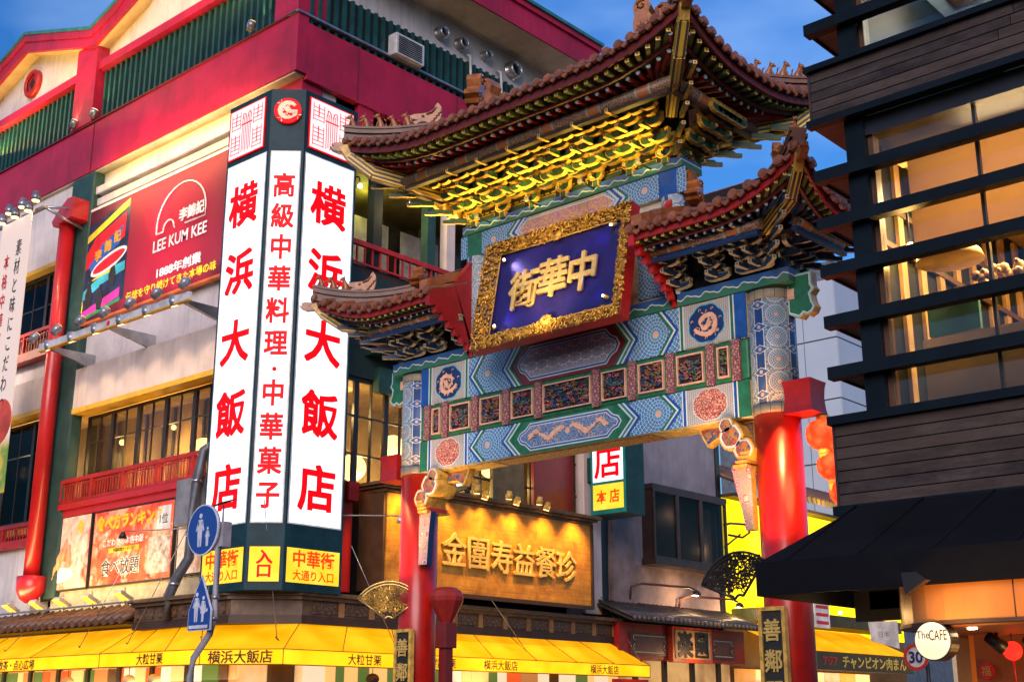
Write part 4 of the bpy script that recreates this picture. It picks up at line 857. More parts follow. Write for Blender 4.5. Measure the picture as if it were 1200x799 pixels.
# balcony rail
RB=mat('red balcony paint',(.48,.02,.015),.4)
def rail_y(x0,x1,z0,z1,y,n):
    P=T('balcony_rail','red balcony railing with small square lattice on the white and green facade','railing',((x0+x1)/2,y,z0))
    bx(x0,x1,y-.05,y+.05,z1-.10,z1,'top_rail',RB,P); bx(x0,x1,y-.04,y+.04,z0,z0+.07,'bottom_rail',RB,P); bx(x0,x1,y-.015,y+.015,z0+(z1-z0)*.72,z0+(z1-z0)*.72+.03,'mid_rail',RB,P)
    me,_=B().box(-.014,.014,-.014,.014,-.5,.5).mesh('baluster',[RB],False)
    for i in range(n+1): 
        x=x0+(x1-x0)*i/n; big=i%12==0
        link('baluster',me,P,(x,y,(z0+z1)/2),None,(3 if big else 1,3 if big else 1,z1-z0-.1))
    return P
rail_y(-30.7,-23.5,6.80,7.42,16.98,60)
P=rail_y(-41,-31.75,11.3,11.95,16.98,60); P['label']='upper red balcony railing left of the tall red column'
P=rail_y(-41,-31.75,6.0,6.5,16.98,60); P['label']='lower red balcony railing left of the tall red column'
lp(-30.7,-23.4,16.9,YW+.3,6.63,6.78,'balcony_slab',mat('red column paint',(0,0,0))); lp(-30.7,-23.4,17.0,YW+.3,6.45,6.63,'balcony_fascia',mat('red column paint',(0,0,0)))
lp(-45,-31.9,16.9,YW+.3,5.85,6.0,'balcony_slab',RB); lp(-45,-31.9,16.9,YW+.3,11.1,11.3,'balcony_slab',RB); lp(-45,-32.0,17.1,YW+.3,3.6,5.85,'wall_panel',WALL)
lp(-31,-22.6,17.12,YW+.4,4.0,6.45,'poster_wall',mat('cream poster wall',(.6,.5,.32),.6))
# posters
def poster(x0,x1,z0,z1,y,cols,lab):
    P=T('menu_poster',lab,'poster',((x0+x1)/2,y,z0)); m=new_mat('poster print %d'%len(_m),.35); _m['p%d'%len(_m)]=m
    n=((noise(2.2,4,.6,None,1.2)-.35)*3.2).max(0).min(1); c=mixc(n,cols[0],cols[1]); n2=((noise(1.6,5,.65,X.obj,.8)-.5)*6).max(0).min(1); c=mixc(n2,c,cols[2]); n3=((noise(5,4,.6)-.62)*9).max(0).min(1); c=mixc(n3,c,(.85,.75,.6)); base(c)
    X.nt.links.new(c,X.b.inputs['Emission Color']); X.b.inputs['Emission Strength'].default_value=.22
    bx(x0,x1,y-.05,y+.02,z0,z1,'poster_frame',FRM,P); bx(x0+.05,x1-.05,y-.056,y-.05,z0+.05,z1-.05,'poster_print',m,P); return P
YP=17.08; TR=mat('print yellow',(.95,.65,.02),.5,bmp=0); TW=mat('print white',(.85,.85,.82),.5,bmp=0); TB=mat('print black',(.02,.02,.02),.5,bmp=0); TRED=mat('print red',(.7,.01,.02),.5,bmp=0)
P=poster(-31.2,-29.2,4.57,6.48,YP,((.80,.35,.22),(.85,.6,.45),(.65,.05,.03)),'backlit food poster with fried prawns beside the red column foot')
for i,(x,z,a) in enumerate(((-30.6,5.4,.5),(-30.35,5.6,.2),(-30.1,5.45,-.1),(-30.75,5.15,.9))): B().tube([(x,YP-.065,z-.28),(x+.1*sin(a),YP-.075,z),(x+.3*sin(a),YP-.065,z+.28)],[.07,.08,.03],7).part('printed_prawn',mat('print prawn',(.85,.33,.16),.5),P)
B().rings([[(-30.45+.62*cos(t*PI/8),YP-.062,4.98+.2*sin(t*PI/8)) for t in range(16)],[(-30.45+.6*cos(t*PI/8),YP-.07,4.98+.18*sin(t*PI/8)) for t in range(16)]],0).part('printed_dish',TW,P)
txt('食',.3,TR,P,(-29.7,YP-.06,6.15),bold=.05,ext=.004)
P=poster(-29.1,-25.6,4.57,6.45,YP,((.70,.03,.015),(.85,.16,.05),(.85,.5,.3)),'backlit red food ranking poster with white brush lettering, widest of the row')
txt('食べ放題',.42,TW,P,(-27.75,YP-.058,5.02),bold=.045,ext=.001); txt('食べ放題',.42,TB,P,(-27.75,YP-.066,5.02),bold=.0,ext=.004)
txt('こだわりの本格中華',.20,TW,P,(-27.7,YP-.062,5.62),bold=.02,ext=.004); txt('食べ方ランキング',.36,TR,P,(-27.5,YP-.062,6.12),bold=.05,ext=.004)
bx(-28.3,-27.0,YP-.062,YP-.056,5.36,5.48,'yellow_label',TR,P); txt('中国料理オーダー式',.10,TB,P,(-27.65,YP-.066,5.42),ext=.002)
bx(-26.3,-25.75,YP-.064,YP-.056,5.75,6.3,'white_label',TW,P); txt('1位',.26,TB,P,(-26.02,YP-.068,6.0),bold=.01,ext=.002)
bx(-26.6,-25.7,YP-.060,YP-.056,4.75,5.6,'dish_photo',mat('print dish',(.8,.62,.5),.5,var=.6,scale=6),P)
P=poster(-25.45,-23.4,4.6,6.3,YP,((.8,.55,.4),(.85,.62,.42),(.6,.25,.1)),'backlit food photo poster beside the grey duct, narrowest of the row')
# red paint drum shape: grey box and duct
P=T('ventilation_duct','silver bent ventilation duct running down beside the corner sign','duct',(-24,16.7,4)); b=B(); b.tube([(-23.9,17.0,7.6),(-24.15,16.7,7.3),(-24.2,16.6,6.6),(-24.25,16.6,5.9),(-24.3,16.6,4.9),(-24.55,16.5,4.5),(-24.75,16.45,4.1),(-24.75,16.45,3.6)],.115,14).part('duct',mat('dull duct steel',(.14,.15,.17),.5,metal=.5,var=.3),P)
for q in (((-24.2,16.6,6.6)),((-24.27,16.6,5.4)),((-24.62,16.48,4.35))): B().lathe([(.13,-.03),(.13,.03)],q,14).part('duct_joint',ALU,P)
bx(-25.2,-24.2,16.75,17.1,5.7,6.75,'meter_box',mat('grey box',(.22,.23,.26),.5),LB)
# billboard
BLB=T('billboard','wide crimson billboard with a food packet picture and a bridge logo','billboard',(-27.6,17.0,11.6))
bm=new_mat('crimson billboard print',.7); d=ln(X.p[0]-.9,X.p[2]*.9)*.32; c=mixc(((X(1.)-d)*1.1).max(0).min(1),(.07,.004,.02),(.50,.004,.035)); base(c)
bx(-30.9,-24.3,16.98,17.1,11.65,14.85,'billboard_print',bm,BLB); bx(-30.95,-24.28,16.97,17.12,11.58,11.65,'frame',mat('orange trim',(.75,.16,.02),.4),BLB); bx(-30.95,-24.28,16.97,17.12,14.85,14.92,'frame',WALL,BLB); bx(-30.98,-30.9,16.96,17.12,11.58,14.92,'frame',ALU,BLB)
PM=mat('print picture dark',(.015,.03,.08),.4,var=.7,scale=2); yb=16.975
b=B(); b.prism([(-30.75,yb,11.75),(-28.6,yb,11.95),(-28.6,yb,14.75),(-30.75,yb,14.4)],(0,.02,0)); b.part('picture_ground',PM,BLB)
def blob(pts,m,n='printed_shape',dy=.006): B().prism([(x,yb-dy,z) for x,z in pts],(0,.005,0)).part(n,m,BLB)
O_=mat('print orange',(.85,.35,.02),.5); BL_=mat('print blue',(.02,.12,.45),.5); PK_=mat('print pink',(.75,.03,.30),.5); GR_=mat('print green',(.02,.25,.08),.5)
blob([(-30.7,13.9),(-28.65,14.55),(-28.65,14.75),(-30.7,14.1)],TR); blob([(-30.6,13.15),(-28.75,13.7),(-28.75,14.4),(-30.2,14.0),(-30.6,13.6)],TRED,dy=.008)
blob([(-30.45,13.2),(-29.8,13.75),(-28.85,14.05),(-29.0,13.55),(-29.7,13.35),(-30.2,12.95)],BL_,dy=.010)
blob([(-30.2+.9*(1+cos(t*PI/10))*.95-.1,13.15+.24*sin(t*PI/10)+.18*cos(t*PI/10)) for t in range(20)],TW,dy=.012); blob([(-30.1+.8*(1+cos(t*PI/10))*.95-.1,13.15+.16*sin(t*PI/10)+.15*cos(t*PI/10)) for t in range(20)],TRED,dy=.014)
for i,x in enumerate((-30.0,-29.55,-29.1)): txt('李錦記'[i],.34,O_,BLB,(x,yb-.014,13.45+.17*i),bold=.04,ext=.003)
blob([(-30.7,12.5),(-29.5,12.95),(-28.65,13.0),(-28.65,12.75),(-29.6,12.6),(-30.7,12.25)],mat('print teal',(.05,.45,.55),.4)); blob([(-30.4,12.75),(-29.2,13.0),(-28.9,13.1),(-29.3,12.85)],TR,dy=.009)
for (x,z) in ((-29.2,12.75),(-30.3,12.4),(-29.75,12.2)): blob([(x-.12,z-.3),(x+.1,z-.35),(x+.16,z),(x+.06,z+.25),(x+.1,z+.38),(x-.04,z+.38),(x-.1,z+.2),(x-.2,z)],TB,'printed_figure',.011)
blob([(-30.6,11.95),(-28.8,12.3),(-28.8,12.05),(-30.6,11.75)],PK_,dy=.009); blob([(-30.6,11.78),(-28.75,12.02),(-28.75,11.92),(-30.6,11.68)],GR_,dy=.011); blob([(-30.7+.15*cos(t),12.1+.22*sin(t)) for t in [i*PI/6 for i in range(12)]],TR,dy=.012)
# logo: bridge arch, wordmark, slogan
b=B(); b.tube([(-27.25,yb-.01,13.35),(-27.25,yb-.01,13.55)]+[(-26.2-1.05*cos(PI*t/16),yb-.01,13.55+.95*sin(PI*t/16)) for t in range(0,17)]+[(-25.15,yb-.01,13.35),(-26.0,yb-.01,13.35)],.022,5); b.tube([(-27.25,yb-.01,13.35),(-26.95,yb-.01,13.35)]+[(-26.72-.23*cos(PI*t/8),yb-.01,13.4+.22*sin(PI*t/8)) for t in range(9)]+[(-26.45,yb-.01,13.35)],.022,5); b.part('bridge_logo',TW,BLB)
txt('李錦記',.36,TW,BLB,(-25.75,yb-.01,13.62),bold=.03,ext=.004); txt('LEE KUM KEE',.44,TW,BLB,(-26.2,yb-.01,13.02),bold=.015,ext=.004,width=2.3)
txt('1888年創業',.30,TW,BLB,(-26.15,yb-.01,12.27),bold=.03,ext=.004,width=1.9); txt('伝統を守り続けてきた本場の味',.26,TR,BLB,(-26.5,yb-.01,11.92),bold=.02,ext=.004,width=3.9)
# light bar with small floodlights, arms
LBR=T('light_bar','long white light rail on three steel arms in front of the crimson billboard','light rail',(-27.3,15.9,10.6))
bx(-30.6,-23.95,15.86,15.96,10.66,10.84,'rail',mat('white steel',(.6,.6,.62),.4),LBR); bx(-30.6,-23.95,15.85,15.97,10.63,10.66,'rail_edge',YST,LBR)
for x in (-30.1,-27.3,-24.2): B().prism([(x-.05,17.2,10.72),(x-.05,15.9,10.70),(x-.05,15.9,10.62),(x-.05,17.2,10.34)],(.10,0,0)).part('arm',STEEL,LBR); 
bx(-27.32,-27.22,15.84,15.86,10.7,10.8,'red_marker',TRED,LBR)
GLW=emat('flood glass warm',(1,.62,.22),2.6)
def flood(name,at,aim,r,L,lab,group,par=None,e=0,col=(1,.75,.45),size=80,body=None):
    body=body or mat('lamp steel',(.30,.33,.38),.35,metal=.6)
    P=T(name,lab,'floodlight',at,group); a=Vector(at); d=(Vector(aim)-a).normalized(); e0=a-d*L/2; e1=a+d*L/2
    o=B().tube([e0,e0+d*L*.35,e0+d*L*.4,e1],[r*.75,r*.8,r,r],12).part('housing',body or ALU,P); B().tube([e1+d*.002,e1+d*.012],r*.85,12).part('lens',GLW,P)
    B().tube([a,a-Vector((0,0,r*1.4))],r*.18,5).part('stem',STEEL,P)
    if e: light('SPOT',e1+d*.03,e,col,.05,aim,size,.7)
    return P
n=13
for i in range(n):
    x=-30.75+i*.56; up=i%2==0
    flood('rail_floodlight',(x,15.78 if up else 15.9,11.02 if up else 10.76),(x+.1,17,12.8) if up else (x,17.0,8.2),.11,.26,'small round lamp on the white rail under the billboard, %s from the left'%ORD[i],'lamps on the white rail, %s row'%('upper' if up else 'lower'),e=55 if up else 38,col=(1,.8,.72) if up else (1,.68,.38))
# vertical banner at far left, with its lamps
BN=T('hanging_banner','tall cream banner with brush lettering and a tomato picture hanging at the far left','banner',(-31.9,15.6,7))
bm=new_mat('banner cloth',.7); z=X.p[2]; f=((z+2.3)*-3).max(0).min(1); c=mixc(f,(.72,.60,.52),mixc(((noise(1.5)-.45)*8).max(0).min(1),(.12,.25,.05),(.5,.35,.05))); base(c); X.nt.links.new(c,X.b.inputs['Emission Color']); X.b.inputs['Emission Strength'].default_value=.18
B().prism([(-32.85,15.6,7.0),(-31.15,15.6,7.0),(-31.25,15.6,14.62),(-32.85,15.6,14.62)],(0,.03,0)).part('banner_cloth',bm,BN)
vtxt('素材と味にこだわった',.50,TB,BN,(-31.75,15.585,13.75),.545,bold=.0,ext=.004,sx=.62); vtxt('本格中華が味わえ',.46,TRED,BN,(-32.35,15.585,13.45),.56,bold=.01,ext=.004,sx=.62)
B().ball((-31.75,15.6,8.9),.62,0,16,10,(1,.04,1)).part('printed_tomato',mat('print tomato',(.75,.08,.03),.4,var=.4,scale=2),BN); B().ball((-32.3,15.59,8.3),.5,0,16,10,(1,.04,1)).part('printed_tomato',mat('print tomato',(0,0,0)),BN)
P=T('banner_lamp_rail','steel rail with small lamps above the cream banner','lamp rail',(-32,15.6,14.8)); bx(-36,-30.9,15.75,15.85,14.72,14.8,'rail',STEEL,P); B().tube([(-30.95,15.8,14.75),(-30.95,17.2,14.4)],.04,6).part('arm',STEEL,P); B().tube([(-30.95,15.8,14.75),(-30.95,17.2,15.1)],.04,6).part('arm',STEEL,P)
for i in range(6):
    x=-32.9+i*.36; flood('banner_lamp',(x,15.6,15.05 if i%2 else 14.85),(x,15.5,12.5),.12,.26,'small steel lamp on the rail above the cream banner, %s from the left'%ORD[i],'lamps above the cream banner',e=18 if i%2 else 0)
# floodlights on the magenta band, washing the grilles and gable
for i,(x,z) in enumerate(((-31.85,17.86),(-30.8,17.86),(-23.6,17.86))): flood('wall_floodlight',(x,16.85,z),(x+(.55 if i!=1 else .7),17.3,20.2),.11,.24,('small round floodlight on the magenta band left of the magenta post','small round floodlight on the magenta band right of the magenta post','small round floodlight on the magenta band near the corner')[i],None,e=38,col=(1,.85,.25),size=75)
light('SPOT',(-27.5,16.35,12.6),700,(1,.18,.15),.2,(-26.6,17.0,17.3),58,.9)
light('AREA',(-26.5,16.2,15.7),62,(1,.66,.15),sx=7,sy=.15,aim=(-26.5,17.3,16.2))  # added area light, warm glow on the band soffit
light('AREA',(-33,15.6,18.6),150,(1,.60,.15),sx=10,sy=.3,aim=(-32.5,17.0,21.0)); light('AREA',(-25,15.6,19.2),90,(1,.60,.15),sx=6,sy=.3,aim=(-26,17.0,22.0));  # added area lights, warm glow under the eaves

light('AREA',(-27,16.5,15.0),45,(1,.62,.25),sx=6,sy=.1,aim=(-27,17.2,13.2)); light('AREA',(-36,15.4,12),60,(1,.7,.45),sx=5,sy=.3,aim=(-36,17,12))  # added area lights warming the facade walls
# ---------------------------------------------------------------- corner light sign: three faces
SG=T('corner_light_sign','tall three-sided white light box sign with red characters at the restaurant corner','light box sign',(-22,17,4))
TF=matte(mat('dark teal frame',(.010,.045,.06),.5,var=.3,streak=.2),.2); LBX=emat('light box white',(.88,.95,1),.66,(.70,.79,.86),.7); LBY=emat('light box yellow',(1,.56,.02),.5,(1,.68,.07)); SR=emat('sign red',(.80,.002,.006),.42)
C0,C1,C2,C3=(-23.42,16.3),(-21.86,16.3),(-21.29,16.84),(-21.29,18.42)
b=B(); b.prism([(x,y,4.05) for x,y in (C0,C1,C2,C3,(-22.2,18.42),(-23.42,17.4))],(0,0,11.3)); b.part('sign_body',TF,SG)
def face(z0,z1,m,n,ins=.09,out=.012):
    o=[]
    for A,Bp in ((C0,C1),(C1,C2),(C2,C3)):
        A_=Vector((*A,0));B_=Vector((*Bp,0)); d=(B_-A_).normalized(); nr=Vector((d.y,-d.x,0)); a=A_+d*ins; c=B_-d*ins
        q=B(); q.prism([(a+nr*out+Vector((0,0,z0))),(c+nr*out+Vector((0,0,z0))),(c+nr*out+Vector((0,0,z1))),(a+nr*out+Vector((0,0,z1)))],-nr*.02,0); o.append(q.part(n,m,SG))
    return o
face(5.42,13.82,mat('white sign edge',(.7,.75,.72),.4),'panel_edge',.055,.006); face(5.45,13.79,LBX,'light_panel'); face(4.22,4.93,LBY,'yellow_panel',.08)
FL=FY; FR=FX; a45=math.atan2(C2[1]-C1[1],C2[0]-C1[0]); FC=(Matrix.Rotation(a45,4,'Z')@FY); mc=((C1[0]+C2[0])/2+.02,(C1[1]+C2[1])/2-.02)
for f_,x,y in ((FL,-22.66,16.28),(FR,-21.27,17.62)):
    vtxt('横浜大飯店',1.04,SR,SG,(x,y,12.72),1.62,f_,ext=.012,bold=.027,sx=1.0)
vtxt('高級中華料理',.60,SR,SG,(*mc,12.98),.735,FC,ext=.01,bold=.028,sx=.86)
B().ball((mc[0],mc[1],8.72),.05,0,8,5).part('printed_dot',SR,SG); vtxt('中華菓子',.60,SR,SG,(*mc,8.2),.735,FC,ext=.01,bold=.028,sx=.86)
vtxt('入口',.30,SR,SG,(mc[0],mc[1],4.72),.29,FC,ext=.006,bold=.03,sx=1.15)
for f_,x,y in ((FL,-22.64,16.28),(FR,-21.27,17.63)):
    txt('中華街',.37,emat('sign orange red',(.72,.05,.005),.5),SG,(x,y,4.72),f_,.006,.02,width=1.12,name='lettering'); txt('大通り入口',.23,emat('sign orange red',(0,0,0),0),SG,(x,y,4.38),f_,.006,.015,width=1.1)
# seal panels: red rim, white ground, seal strokes
SP=[]
for f_,x,y,s_ in ((FL,-22.68,16.27,0),(FR,-21.26,17.60,1)):
    o=T('x','x','x',(x,y,14.6)); o.name='seal_panel'; W[o.name]=Vector((0,0,0)); del o['label'],o['category']; o.parent=SG; o.location=Vector((x,y,14.58))-W[SG.name]; o.rotation_euler=f_.to_euler()
    B().box(-.66,.66,-.63,.63,-.01,.01).part('seal_rim',SR,o); B().box(-.63,.63,-.60,.60,.01,.016).part('seal_ground',emat('seal white',(.80,.70,.70),.5),o)
    b=B(); q=random.Random(2)
    def st(x0,x1,y0,y1): b.box(x0,x1,y0,y1,.016,.022)
    for cx in (-.40,.40):
        for (yc,h) in ((.3,.42),(-.28,.5)):
            for k in range(int(h/.1)): st(cx-.15,cx+.15,yc-h/2+k*.1+.02,yc-h/2+k*.1+.034)
            st(cx-.165,cx-.150,yc-h/2,yc+h/2); st(cx+.150,cx+.165,yc-h/2,yc+h/2); st(cx-.012,cx+.012,yc-h/4,yc+h/2)
    for k in range(6): st(-.17+k*.062,-.155+k*.062,-.52+.04*(k%2),.30+.05*(k%3))
    for k in (-1,1): b.tube([(k*.03,.3,.02),(k*.06,.42,.02),(k*.13,.45,.02),(k*.15,.3,.02)],.014,4)
    st(-.2,.2,.16,.19); b.part('seal_strokes',SR,o)
    for q_ in ('横浜','飯店'): pass
# dragon roundel on the centre face
nr=Vector((sin(a45),-cos(a45),0)); o=T('x','x','x',(0,0,0)); o.name='dragon_roundel'; W[o.name]=Vector((0,0,0)); del o['label'],o['category']; o.parent=SG; o.location=Vector((mc[0],mc[1],14.78))-Vector((-22,17,4)); o.rotation_euler=Matrix.Rotation(a45,4,'Z').to_euler()
b=B(); n=28; b.prism([(.31*cos(2*PI*i/n),-.06,.31*sin(2*PI*i/n)) for i in range(n)],(0,.07,0)); b.part('roundel_disc',SR,o)
b=B(); dragon(b,[(.02+.19*cos(PI*(.2+1.75*t)),.19*sin(PI*(.2+1.75*t))) for t in [i/13 for i in range(14)]]+[(.05,-.03),(0,.02)],.055,0,y=-.072); b.part('roundel_dragon',mat('roundel cream',(.85,.75,.45),.4),o)
# ---------------------------------------------------------------- street facade of the restaurant (facing the gate road)
lp(XW-.02,XW,18.4,YE,14.4,16.02,'street_wall',WALL)
lp(-24.2,-24.1,17.4,YE,11.9,14.6,'loggia_wall',mat('dusky glass wall',(.06,.06,.065),.25)); lp(-24.1,XW,17.4,YE,14.38,14.42,'loggia_ceiling',mat('dim olive ceiling',(.16,.13,.05),.6)); lp(-24.1,XW,17.4,YE,11.75,11.95,'loggia_floor',BROWN)
def col(y0,y1,z0,z1,m,x0=-22.35,x1=-22.1,n='column'): lp(x0,x1,y0,y1,z0,z1,n,m)
for y,m in ((19.75,GRB),(21.6,DGREEN),(24.4,PINKW)): col(y,y+.28,12,14.4,m)
col(22.3,22.6,9,16,PINKW)
for y in (20.1,21.95): lp(-23.5,-23.47,y,y+1.4,12.1,13.9,'roller_shade',mat('grey blind',(.35,.35,.36),.7))
lp(-23.6,-23.52,22.7,24.3,12.0,14.2,'shutter_door',mat('dark shutter',(.07,.06,.055),.5)); 
for k in range(5): lp(-23.52,-23.49,22.75+k*.32,22.95+k*.32,12.3,13.8,'shutter_panel',mat('shutter panel',(.10,.09,.08),.5))
P=T('balcony_rail','short red balcony railing behind the white light sign on the street side','railing',(-22.05,20.5,12)); bx(-22.1,-22.0,18.6,24,12.42,12.54,'top_rail',RB,P); bx(-22.08,-22.02,18.6,24,11.95,12.0,'bottom_rail',RB,P)
me,_=B().box(-.02,.02,-.02,.02,-.5,.5).mesh('baluster',[RB],False)
for i in range(22): link('baluster',me,P,(-22.05,18.7+i*.25,12.2),None,(1,1,.45))
BULB=emat('bare bulb',(1,.62,.2),40)
for i,(y,z) in enumerate(((19.05,13.83),(20.7,13.85))):
    P=T('ceiling_bulb','bare glowing bulb under the white wall, %s'%('nearest the white light sign' if i==0 else 'farther right near the roof tip'),'bulb',(-21.9,y,z)); B().ball((-21.85,y,z),.055,0,10,7).part('globe',BULB,P); B().tube([(-21.85,y,z+.05),(-21.9,y,z+.25),(-22.1,y,z+.3)],.02,6).part('bracket',BLACK,P)
    light('POINT',(-21.8,y,z-.02),26,(1,.62,.22),.06)
light('POINT',(-23,20.2,14.1),10,(.8,.8,.1),.1)
txt('食べ放題',.5,mat('sign grey white',(.6,.6,.62),.5),LB,(-22.07,22.0,14.9),FX,.01,.01)
# blank fascia, dark green hood and second-floor window strip
lp(-22.3,-22.1,18.5,YE,9.2,11.75,'street_fascia',mat('dark green wall',(.02,.045,.04),.6)); lp(-22.3,-21.5,19.6,28,9.75,10.15,'green_hood',DGREEN); lp(-22.12,-21.9,19.9,28,8.9,9.5,'green_panel',DGREEN)  # fascia in one even dark green
lp(-24.6,-24.5,17.4,YE,6.5,9.3,'room_back_wall',ROOM); lp(-24.6,-22.3,17.4,YE,9.2,9.25,'room_ceiling',ROOM); lp(-24.6,-22.3,17.4,YE,6.4,6.5,'room_floor',BROWN)
for i in range(10):
    y=18.5+i*.95; f=B()
    for q in ((y,y+.07,6.6,9.2),(y+.88,y+.95,6.6,9.2),(y+.07,y+.88,6.6,6.72),(y+.07,y+.88,9.1,9.2),(y+.46,y+.49,6.72,9.1),(y+.07,y+.88,8.25,8.29),(y+.07,y+.88,7.35,7.39)): f.box(-22.24,-22.16,q[0],q[1],q[2],q[3])
    o=f.part('window_frame',FRM,LB); bx(-22.2,-22.195,y+.07,y+.88,6.7,9.1,'window_pane',GL,o)
for y,z,r in ((20.3,7.3,.33),(19.0,9.0,.05),(21.6,8.0,.3),(23.6,7.6,.3),(25.2,8.0,.3)):
    B().ball((-23.2,y,z),r,0,14,9).part('paper_lamp',LIT,LB); light('POINT',(-22.9,y,z-.5),150,(1,.62,.2),.2)
B().prism([(-22.7,18.9,9.1),(-22.7,20.0,9.1),(-22.7,19.8,9.45),(-22.7,18.9,9.45)],(-.5,0,0)).part('lit_ceiling_box',emat('warm box glow',(1,.55,.15),1.2),LB)
lp(-22.12,-21.95,18.5,19.25,4.2,6.6,'red_return',mat('red column paint',(0,0,0))); lp(-22.1,-21.7,18.9,19.2,6.2,6.62,'red_cap',REDB)
lp(-22.1,-21.98,25.6,27.25,6.5,9.6,'maroon_pillar',MAROON,.02); lp(-22.1,-22.0,24.0,25.2,6.6,9.4,'pale_panel',mat('olive board',(.16,.12,.05),.6)); lp(-22.2,-21.9,27.6,28.35,4.2,16,'pink_pillar',PINKW,.02); lp(-22.15,-22.0,28.35,28.75,4.2,12,'dark_gap',BLACK)
lp(-22.15,-22.0,26.9,27.6,3.6,6.4,'red_panel',mat('dull red panel',(.22,.07,.05),.6))
# carved timber cornice round the corner
TIM=mat('cornice timber',(.13,.075,.035),.5,var=.4,scale=6); CPN=pmat('cornice carving',scroll((.16,.085,.035),(.05,.025,.012),9,.06))
def band(z0,z1,o,n,m,y_=16.55,x_=-21.55):
    P_=[(-26.2,y_-o),(-22.6,y_-o),(x_+o,y_+1.05-o),(x_+o,28.5),(x_-.6,28.5),(x_-.6,17.9),(-22.9,y_+.6),(-26.2,y_+.6)]
    B().prism([(x,y,z0) for x,y in P_],(0,0,z1-z0)).part(n,m,LB)
band(3.42,3.60,.04,'cornice_base',BROWN); band(3.60,3.92,.0,'cornice_frieze',TIM); band(3.92,4.0,.10,'cornice_mould',TIM); band(4.0,4.08,.2,'cornice_mould',TIM)
for i in range(12): bx(-21.55,-21.53,17.9+i*.88,18.55+i*.88,3.64,3.88,'carved_panel',CPN,LB)
for i in range(4): bx(-26.1+i*.88,-25.4+i*.88,16.53,16.55,3.64,3.88,'carved_panel',CPN,LB)
for i in range(12): bx(-21.55,-21.51,18.6+i*.88,18.74+i*.88,3.6,3.92,'cornice_block',mat('ochre timber',(.32,.17,.06),.5),LB)
# ---------------------------------------------------------------- gold signboard
GS=T('gold_signboard','large gilded signboard with raised antique characters, lit by lamp pairs, above the right yellow awning','signboard',(-21.5,23,4.3))
GB=new_mat('gold leaf board',.42,.1); n1=noise(2.2,6,.65,None,.3); f=((n1-.35)*3).max(0).min(1); c=mixc(f,(.40,.15,.012),(.78,.36,.03)); g2=((noise(1,3,.5,mapv(3,.6,22))-.5)*5).max(0).min(1)*.45; c=mixc(g2,c,(.25,.11,.02)); base(c); bump(noise(14,5),.25,.02)
bx(-22.05,-21.2,19.62,26.95,4.3,6.42,'board',[GB],GS); bx(-22.07,-21.24,19.55,19.62,4.25,6.45,'side_panel',mat('brown cabinet',(.09,.045,.02),.5),GS)
bx(-21.26,-21.14,19.55,27.0,4.22,4.31,'frame',BROWN,GS); bx(-21.24,-21.15,26.95,27.03,4.25,6.45,'frame',BROWN,GS)
for k,(o,z0,z1) in enumerate(((.02,6.42,6.50),(.12,6.50,6.56),(.2,6.56,6.64))): bx(-22.1,-21.18+o,19.55-o,27.0+o,z0,z1,'cornice',TIM,GS,.01)
GC=mat('gilt sign characters',(.88,.58,.14),.35,metal=.25,var=.2)
for i,ch in enumerate('金圍寿益餐珍'): txt(ch,.84,GC,GS,(-21.16,21.75+i*.83,5.28+(.04,-.0,.0,.0,.0,-.03)[i]),FX,.05,.006,bev=.006,name='gilt_character')
for i,y in enumerate((22.3,23.45,24.6)):
    for k in (0,1):
        flood('sign_spotlight',(-20.95+.05*k,y+.24*k,6.78-.12*k),(-21.2,y+.1-.25*k*0,5.6),.085,.20,'brass spotlight on top of the gold signboard, %s lamp of the %s pair'%(('left','right')[k],('left','middle','right')[i]),'spotlights on the gold signboard',body=GOLDP)
for y in (19.9,21.3,22.6,23.75,24.95,26.2): light('SPOT',(-20.55,y,6.75),165,(1,.52,.10),.06,(-21.25,y,5.2),85,.9)
# ---------------------------------------------------------------- yellow awnings
def fabric(name,c,tr,glow=0):
    m=new_mat(name,.7); base(c); b=X.b; t=X.nt; b.inputs['Specular IOR Level'].default_value=.1; bump(noise(1.6,4,.6),.5,.05)
    d=t.nodes.new('ShaderNodeBsdfTranslucent'); d.inputs[0].default_value=(*c,1); mi=t.nodes.new('ShaderNodeMixShader'); mi.inputs[0].default_value=tr; o=t.nodes['Material Output']
    t.links.new(b.outputs[0],mi.inputs[1]); t.links.new(d.outputs[0],mi.inputs[2]); t.links.new(mi.outputs[0],o.inputs[0])
    if glow:   # back-lit cloth: tubes run behind it; yellow wall: floodlight put in as glow
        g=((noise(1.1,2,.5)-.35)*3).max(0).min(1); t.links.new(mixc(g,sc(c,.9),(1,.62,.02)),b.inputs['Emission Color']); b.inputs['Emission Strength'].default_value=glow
    return m
YC=fabric('yellow awning cloth',(.80,.38,.001),.35,.5); YV=fabric('lit yellow valance',(.85,.46,.003),.3,.75); SEAM=mat('awning seam',(.30,.13,.005),.6)
AW=T('yellow_awning','long backlit yellow awning wrapping the restaurant corner with black characters','awning',(-22,16,2.6))
top=[(-45,17.0),(-27.9,17.0),(-23.0,17.0),(-21.95,17.75),(-21.95,28.0)]; low=[(-45,16.0),(-27.9,16.0),(-22.85,16.0),(-21.0,16.75),(-21.0,29.2)]
top=[(-45,17.0,3.52),(-26.6,17.0,3.52),(-23.6,16.6,3.42),(-21.6,17.6,3.44),(-21.55,28.05,3.46)]
low=[(-45,16.0,2.9),(-26.6,16.0,2.9),(-22.8,16.0,2.88),(-21.0,16.72,2.86),(-21.0,29.2,2.86)]
